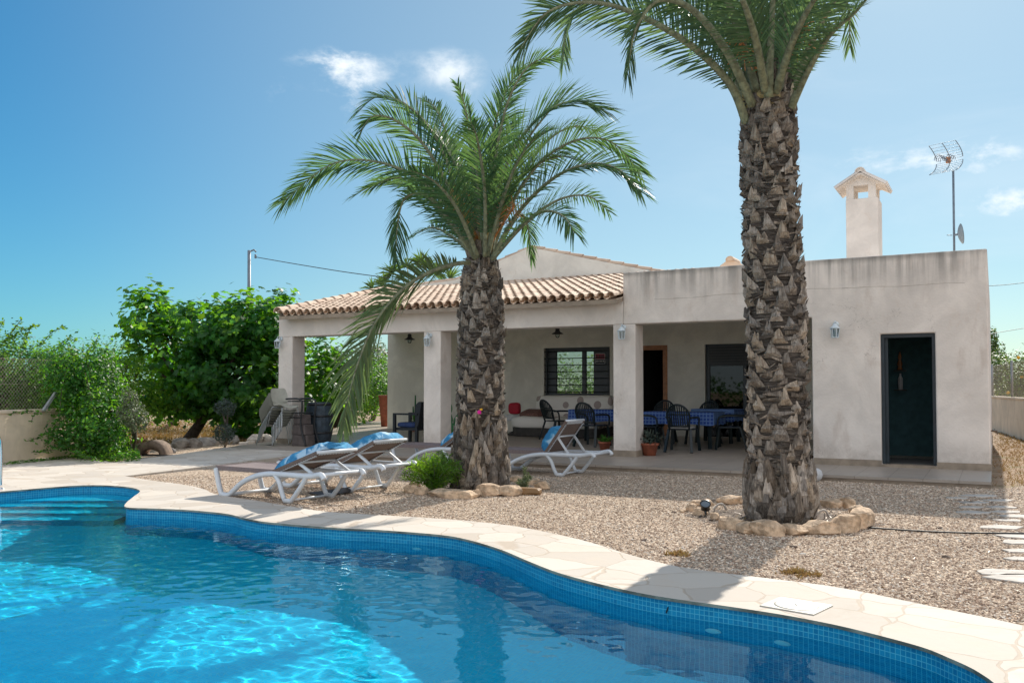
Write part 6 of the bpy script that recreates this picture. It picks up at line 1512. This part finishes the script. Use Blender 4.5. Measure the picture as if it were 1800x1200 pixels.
# ================================================================== POOL FITTINGS
p = at(1400, 1065, z=.05); q = Matrix.Rotation(-.22, 4, 'Z'); q.translation = Vector((p.x, p.y, .053)); sk = empty('skimmer_lid', (p.x, p.y, .05), 'square cream skimmer lid set into the coping', 'skimmer lid')
mb = MB(); mb.obox(q, .34, .30, .010); mb.build('frame', 'skimmer', sk, bevel=.003)
mb = MB(); mb.lathe([(.0,.0065),(.03,.0065),(.12,.0095),(.132,.0085),(.134,.005)], (p.x,p.y,.0525), 32, cap=False); mb.build('round_lid', 'skimmer', sk)
mb = MB(); mb.lathe([(.0,.0),(.008,.0),(.008,-.002)], (p.x,p.y,.063), 10); mb.build('knob', 'grey_metal', sk)
def fitting(px, depth_z, label):
    best = min(range(len(pin)), key=lambda i: abs(((Vector((pin[i][0], pin[i][1], 0)).dot(RT)/max(.1, Vector((pin[i][0], pin[i][1], 0)).dot(F0)))*F + 900) - px) + (0 if pin[i][1] > 3.9 else 9999))
    a = Vector(pin[best-1]+(0,)); b = Vector(pin[(best+1) % len(pin)]+(0,)); t = (b-a).normalized(); nn = Vector((t.y, -t.x, 0))*-sg; c = Vector((pin[best][0], pin[best][1], depth_z)) + nn*.004
    mb = MB(); mb.lathe([(.0,.012),(.02,.014),(.035,.010),(.05,.004),(.052,0)], c, 24, axis=nn, cap=False); o = mb.build('pool_inlet', 'white_plastic'); tag(o, label, 'pool fitting', 'round fittings on the pool wall'); o.cycles.is_caustics_receiver = True
fitting(1248, -.27, 'round pale inlet on the pool wall, the middle one'); fitting(1375, -.27, 'round pale inlet on the pool wall nearest the skimmer lid'); fitting(735, -.27, 'round pale inlet on the far pool wall below the loungers')
mb = MB(); A = at(1171, 1077, z=-.05); mb.bar(A, A + Vector((.012,.02,.05)), .008, .006); tag(mb.build('twig', 'bars'), 'tiny black twig floating against the pool wall', 'twig')
# handrail
hr = empty('pool_handrail', at(-4, 862, z=.05), 'chrome pool handrail at the left edge of the view', 'handrail')
for k, (dx, dd) in enumerate(((0,0),(-.42,-.2))):
    b = at(1.0, 860, z=.05) + RT*dx + F0*dd; mb = MB(); d_ = -F0
    mb.tube(catmull([b, b + ZZ*.45, b + ZZ*.66 + d_*.04, b + ZZ*.73 + d_*.16, b + ZZ*.68 + d_*.30, b + ZZ*.40 + d_*.42, b + ZZ*-.1 + d_*.52, b + ZZ*-.75 + d_*.56], 5), .020, 12); o = mb.build('rail', 'chrome', hr)
    mb = MB(); mb.lathe([(.04,0),(.042,.012),(.025,.02)], b, 14); mb.build('collar', 'chrome', hr)
# tap on the side wall
p = at(1742.5, 755, Y=17.5); p.x = XR; tpz = empty('garden_tap', (XR, 17.5, .55), 'small brass garden tap on the right side wall', 'tap'); z = .60
z = at(1745, 757, Y=18.0).z
mb = MB(); mb.tube([(XR-.01,18.0,z),(XR+.10,18.0,z)], .012, 8); mb.tube([(XR+.09,18.0,z),(XR+.10,18.0,z-.06)], .010, 8); mb.build('spout', 'log', tpz); mb = MB(); mb.tube([(XR+.06,17.97,z+.03),(XR+.06,18.03,z+.03)], .008, 6); mb.build('handle', 'log', tpz)
# things in the store-room doorway
for (px, py, nm, lab) in ((1582,651,'a','upper small shelf glimpsed through the dark doorway'), (1583,685,'b','lower small shelf glimpsed through the dark doorway')):
    p = at(px, py, Y=17.3); mb = MB(); mb.box(p.x-.10, p.x+.10, 17.2, 17.398, p.z-.012, p.z+.006); tag(mb.build('wall_shelf', 'dark_wood'), lab, 'shelf', 'shelves in the store room')
p = at(1582, 650, Y=17.3); mb = MB(); mb.lathe([(.05,0),(.03,.05),(.045,.10),(.02,.18),(.03,.22),(.01,.32)], (p.x,17.3,p.z+.006), 10); tag(mb.build('lantern', 'wood_orange'), 'brown turned ornament on the upper shelf in the doorway', 'ornament')
p = at(1583, 685, Y=17.3); mb = MB(); mb.lathe([(.04,0),(.042,.20),(.015,.25),(.015,.29)], (p.x,17.3,p.z+.006), 10); tag(mb.build('bottle', 'white_cloth'), 'pale bottle on the lower shelf in the doorway', 'bottle')
# pink flower caught on the palm trunk
p = at(843, 724, d=DL-.42); mb = MB()
fl_ = empty('pink_flower', p, 'tiny magenta and yellow flower on the shorter palm trunk', 'flower'); mb.obox(Matrix.Translation(p), .035, .02, .05); mb.obox(Matrix.Translation(p + RT*-.01 + ZZ*.0), .03, .022, .035); mb.build('petals', 'magenta', fl_)
mb = MB(); mb.obox(Matrix.Translation(p + RT*.02 + ZZ*.035), .03, .02, .025); mb.build('centre', 'yellow', fl_)

# leaf litter and darker stones on the gravel
mb = MB(); rr = random.Random(91)
for _ in range(2200):
    x, y = smp(rr)
    if not inside((x, y), gp) or inside((x, y), deck_outer): continue
    d = Vector((rr.gauss(0,1), rr.gauss(0,1), rr.gauss(0,.15))).normalized(); ribbon_leaf(mb, Vector((x, y, .045)), d, rr.uniform(.02,.075), d.cross(ZZ).normalized(), rr.uniform(.004,.014), .05, rr.choice((0,1,2)))
tag(mb.build('leaf_litter', ['dry_leaf', 'mulch', 'boot'], loc=(0,0,0), fix=False), 'dry leaf scraps and twigs scattered on the gravel bed', 'leaf litter', None, 'stuff')
for o in list(COL.objects):
    if '_w' in o: del o['_w']
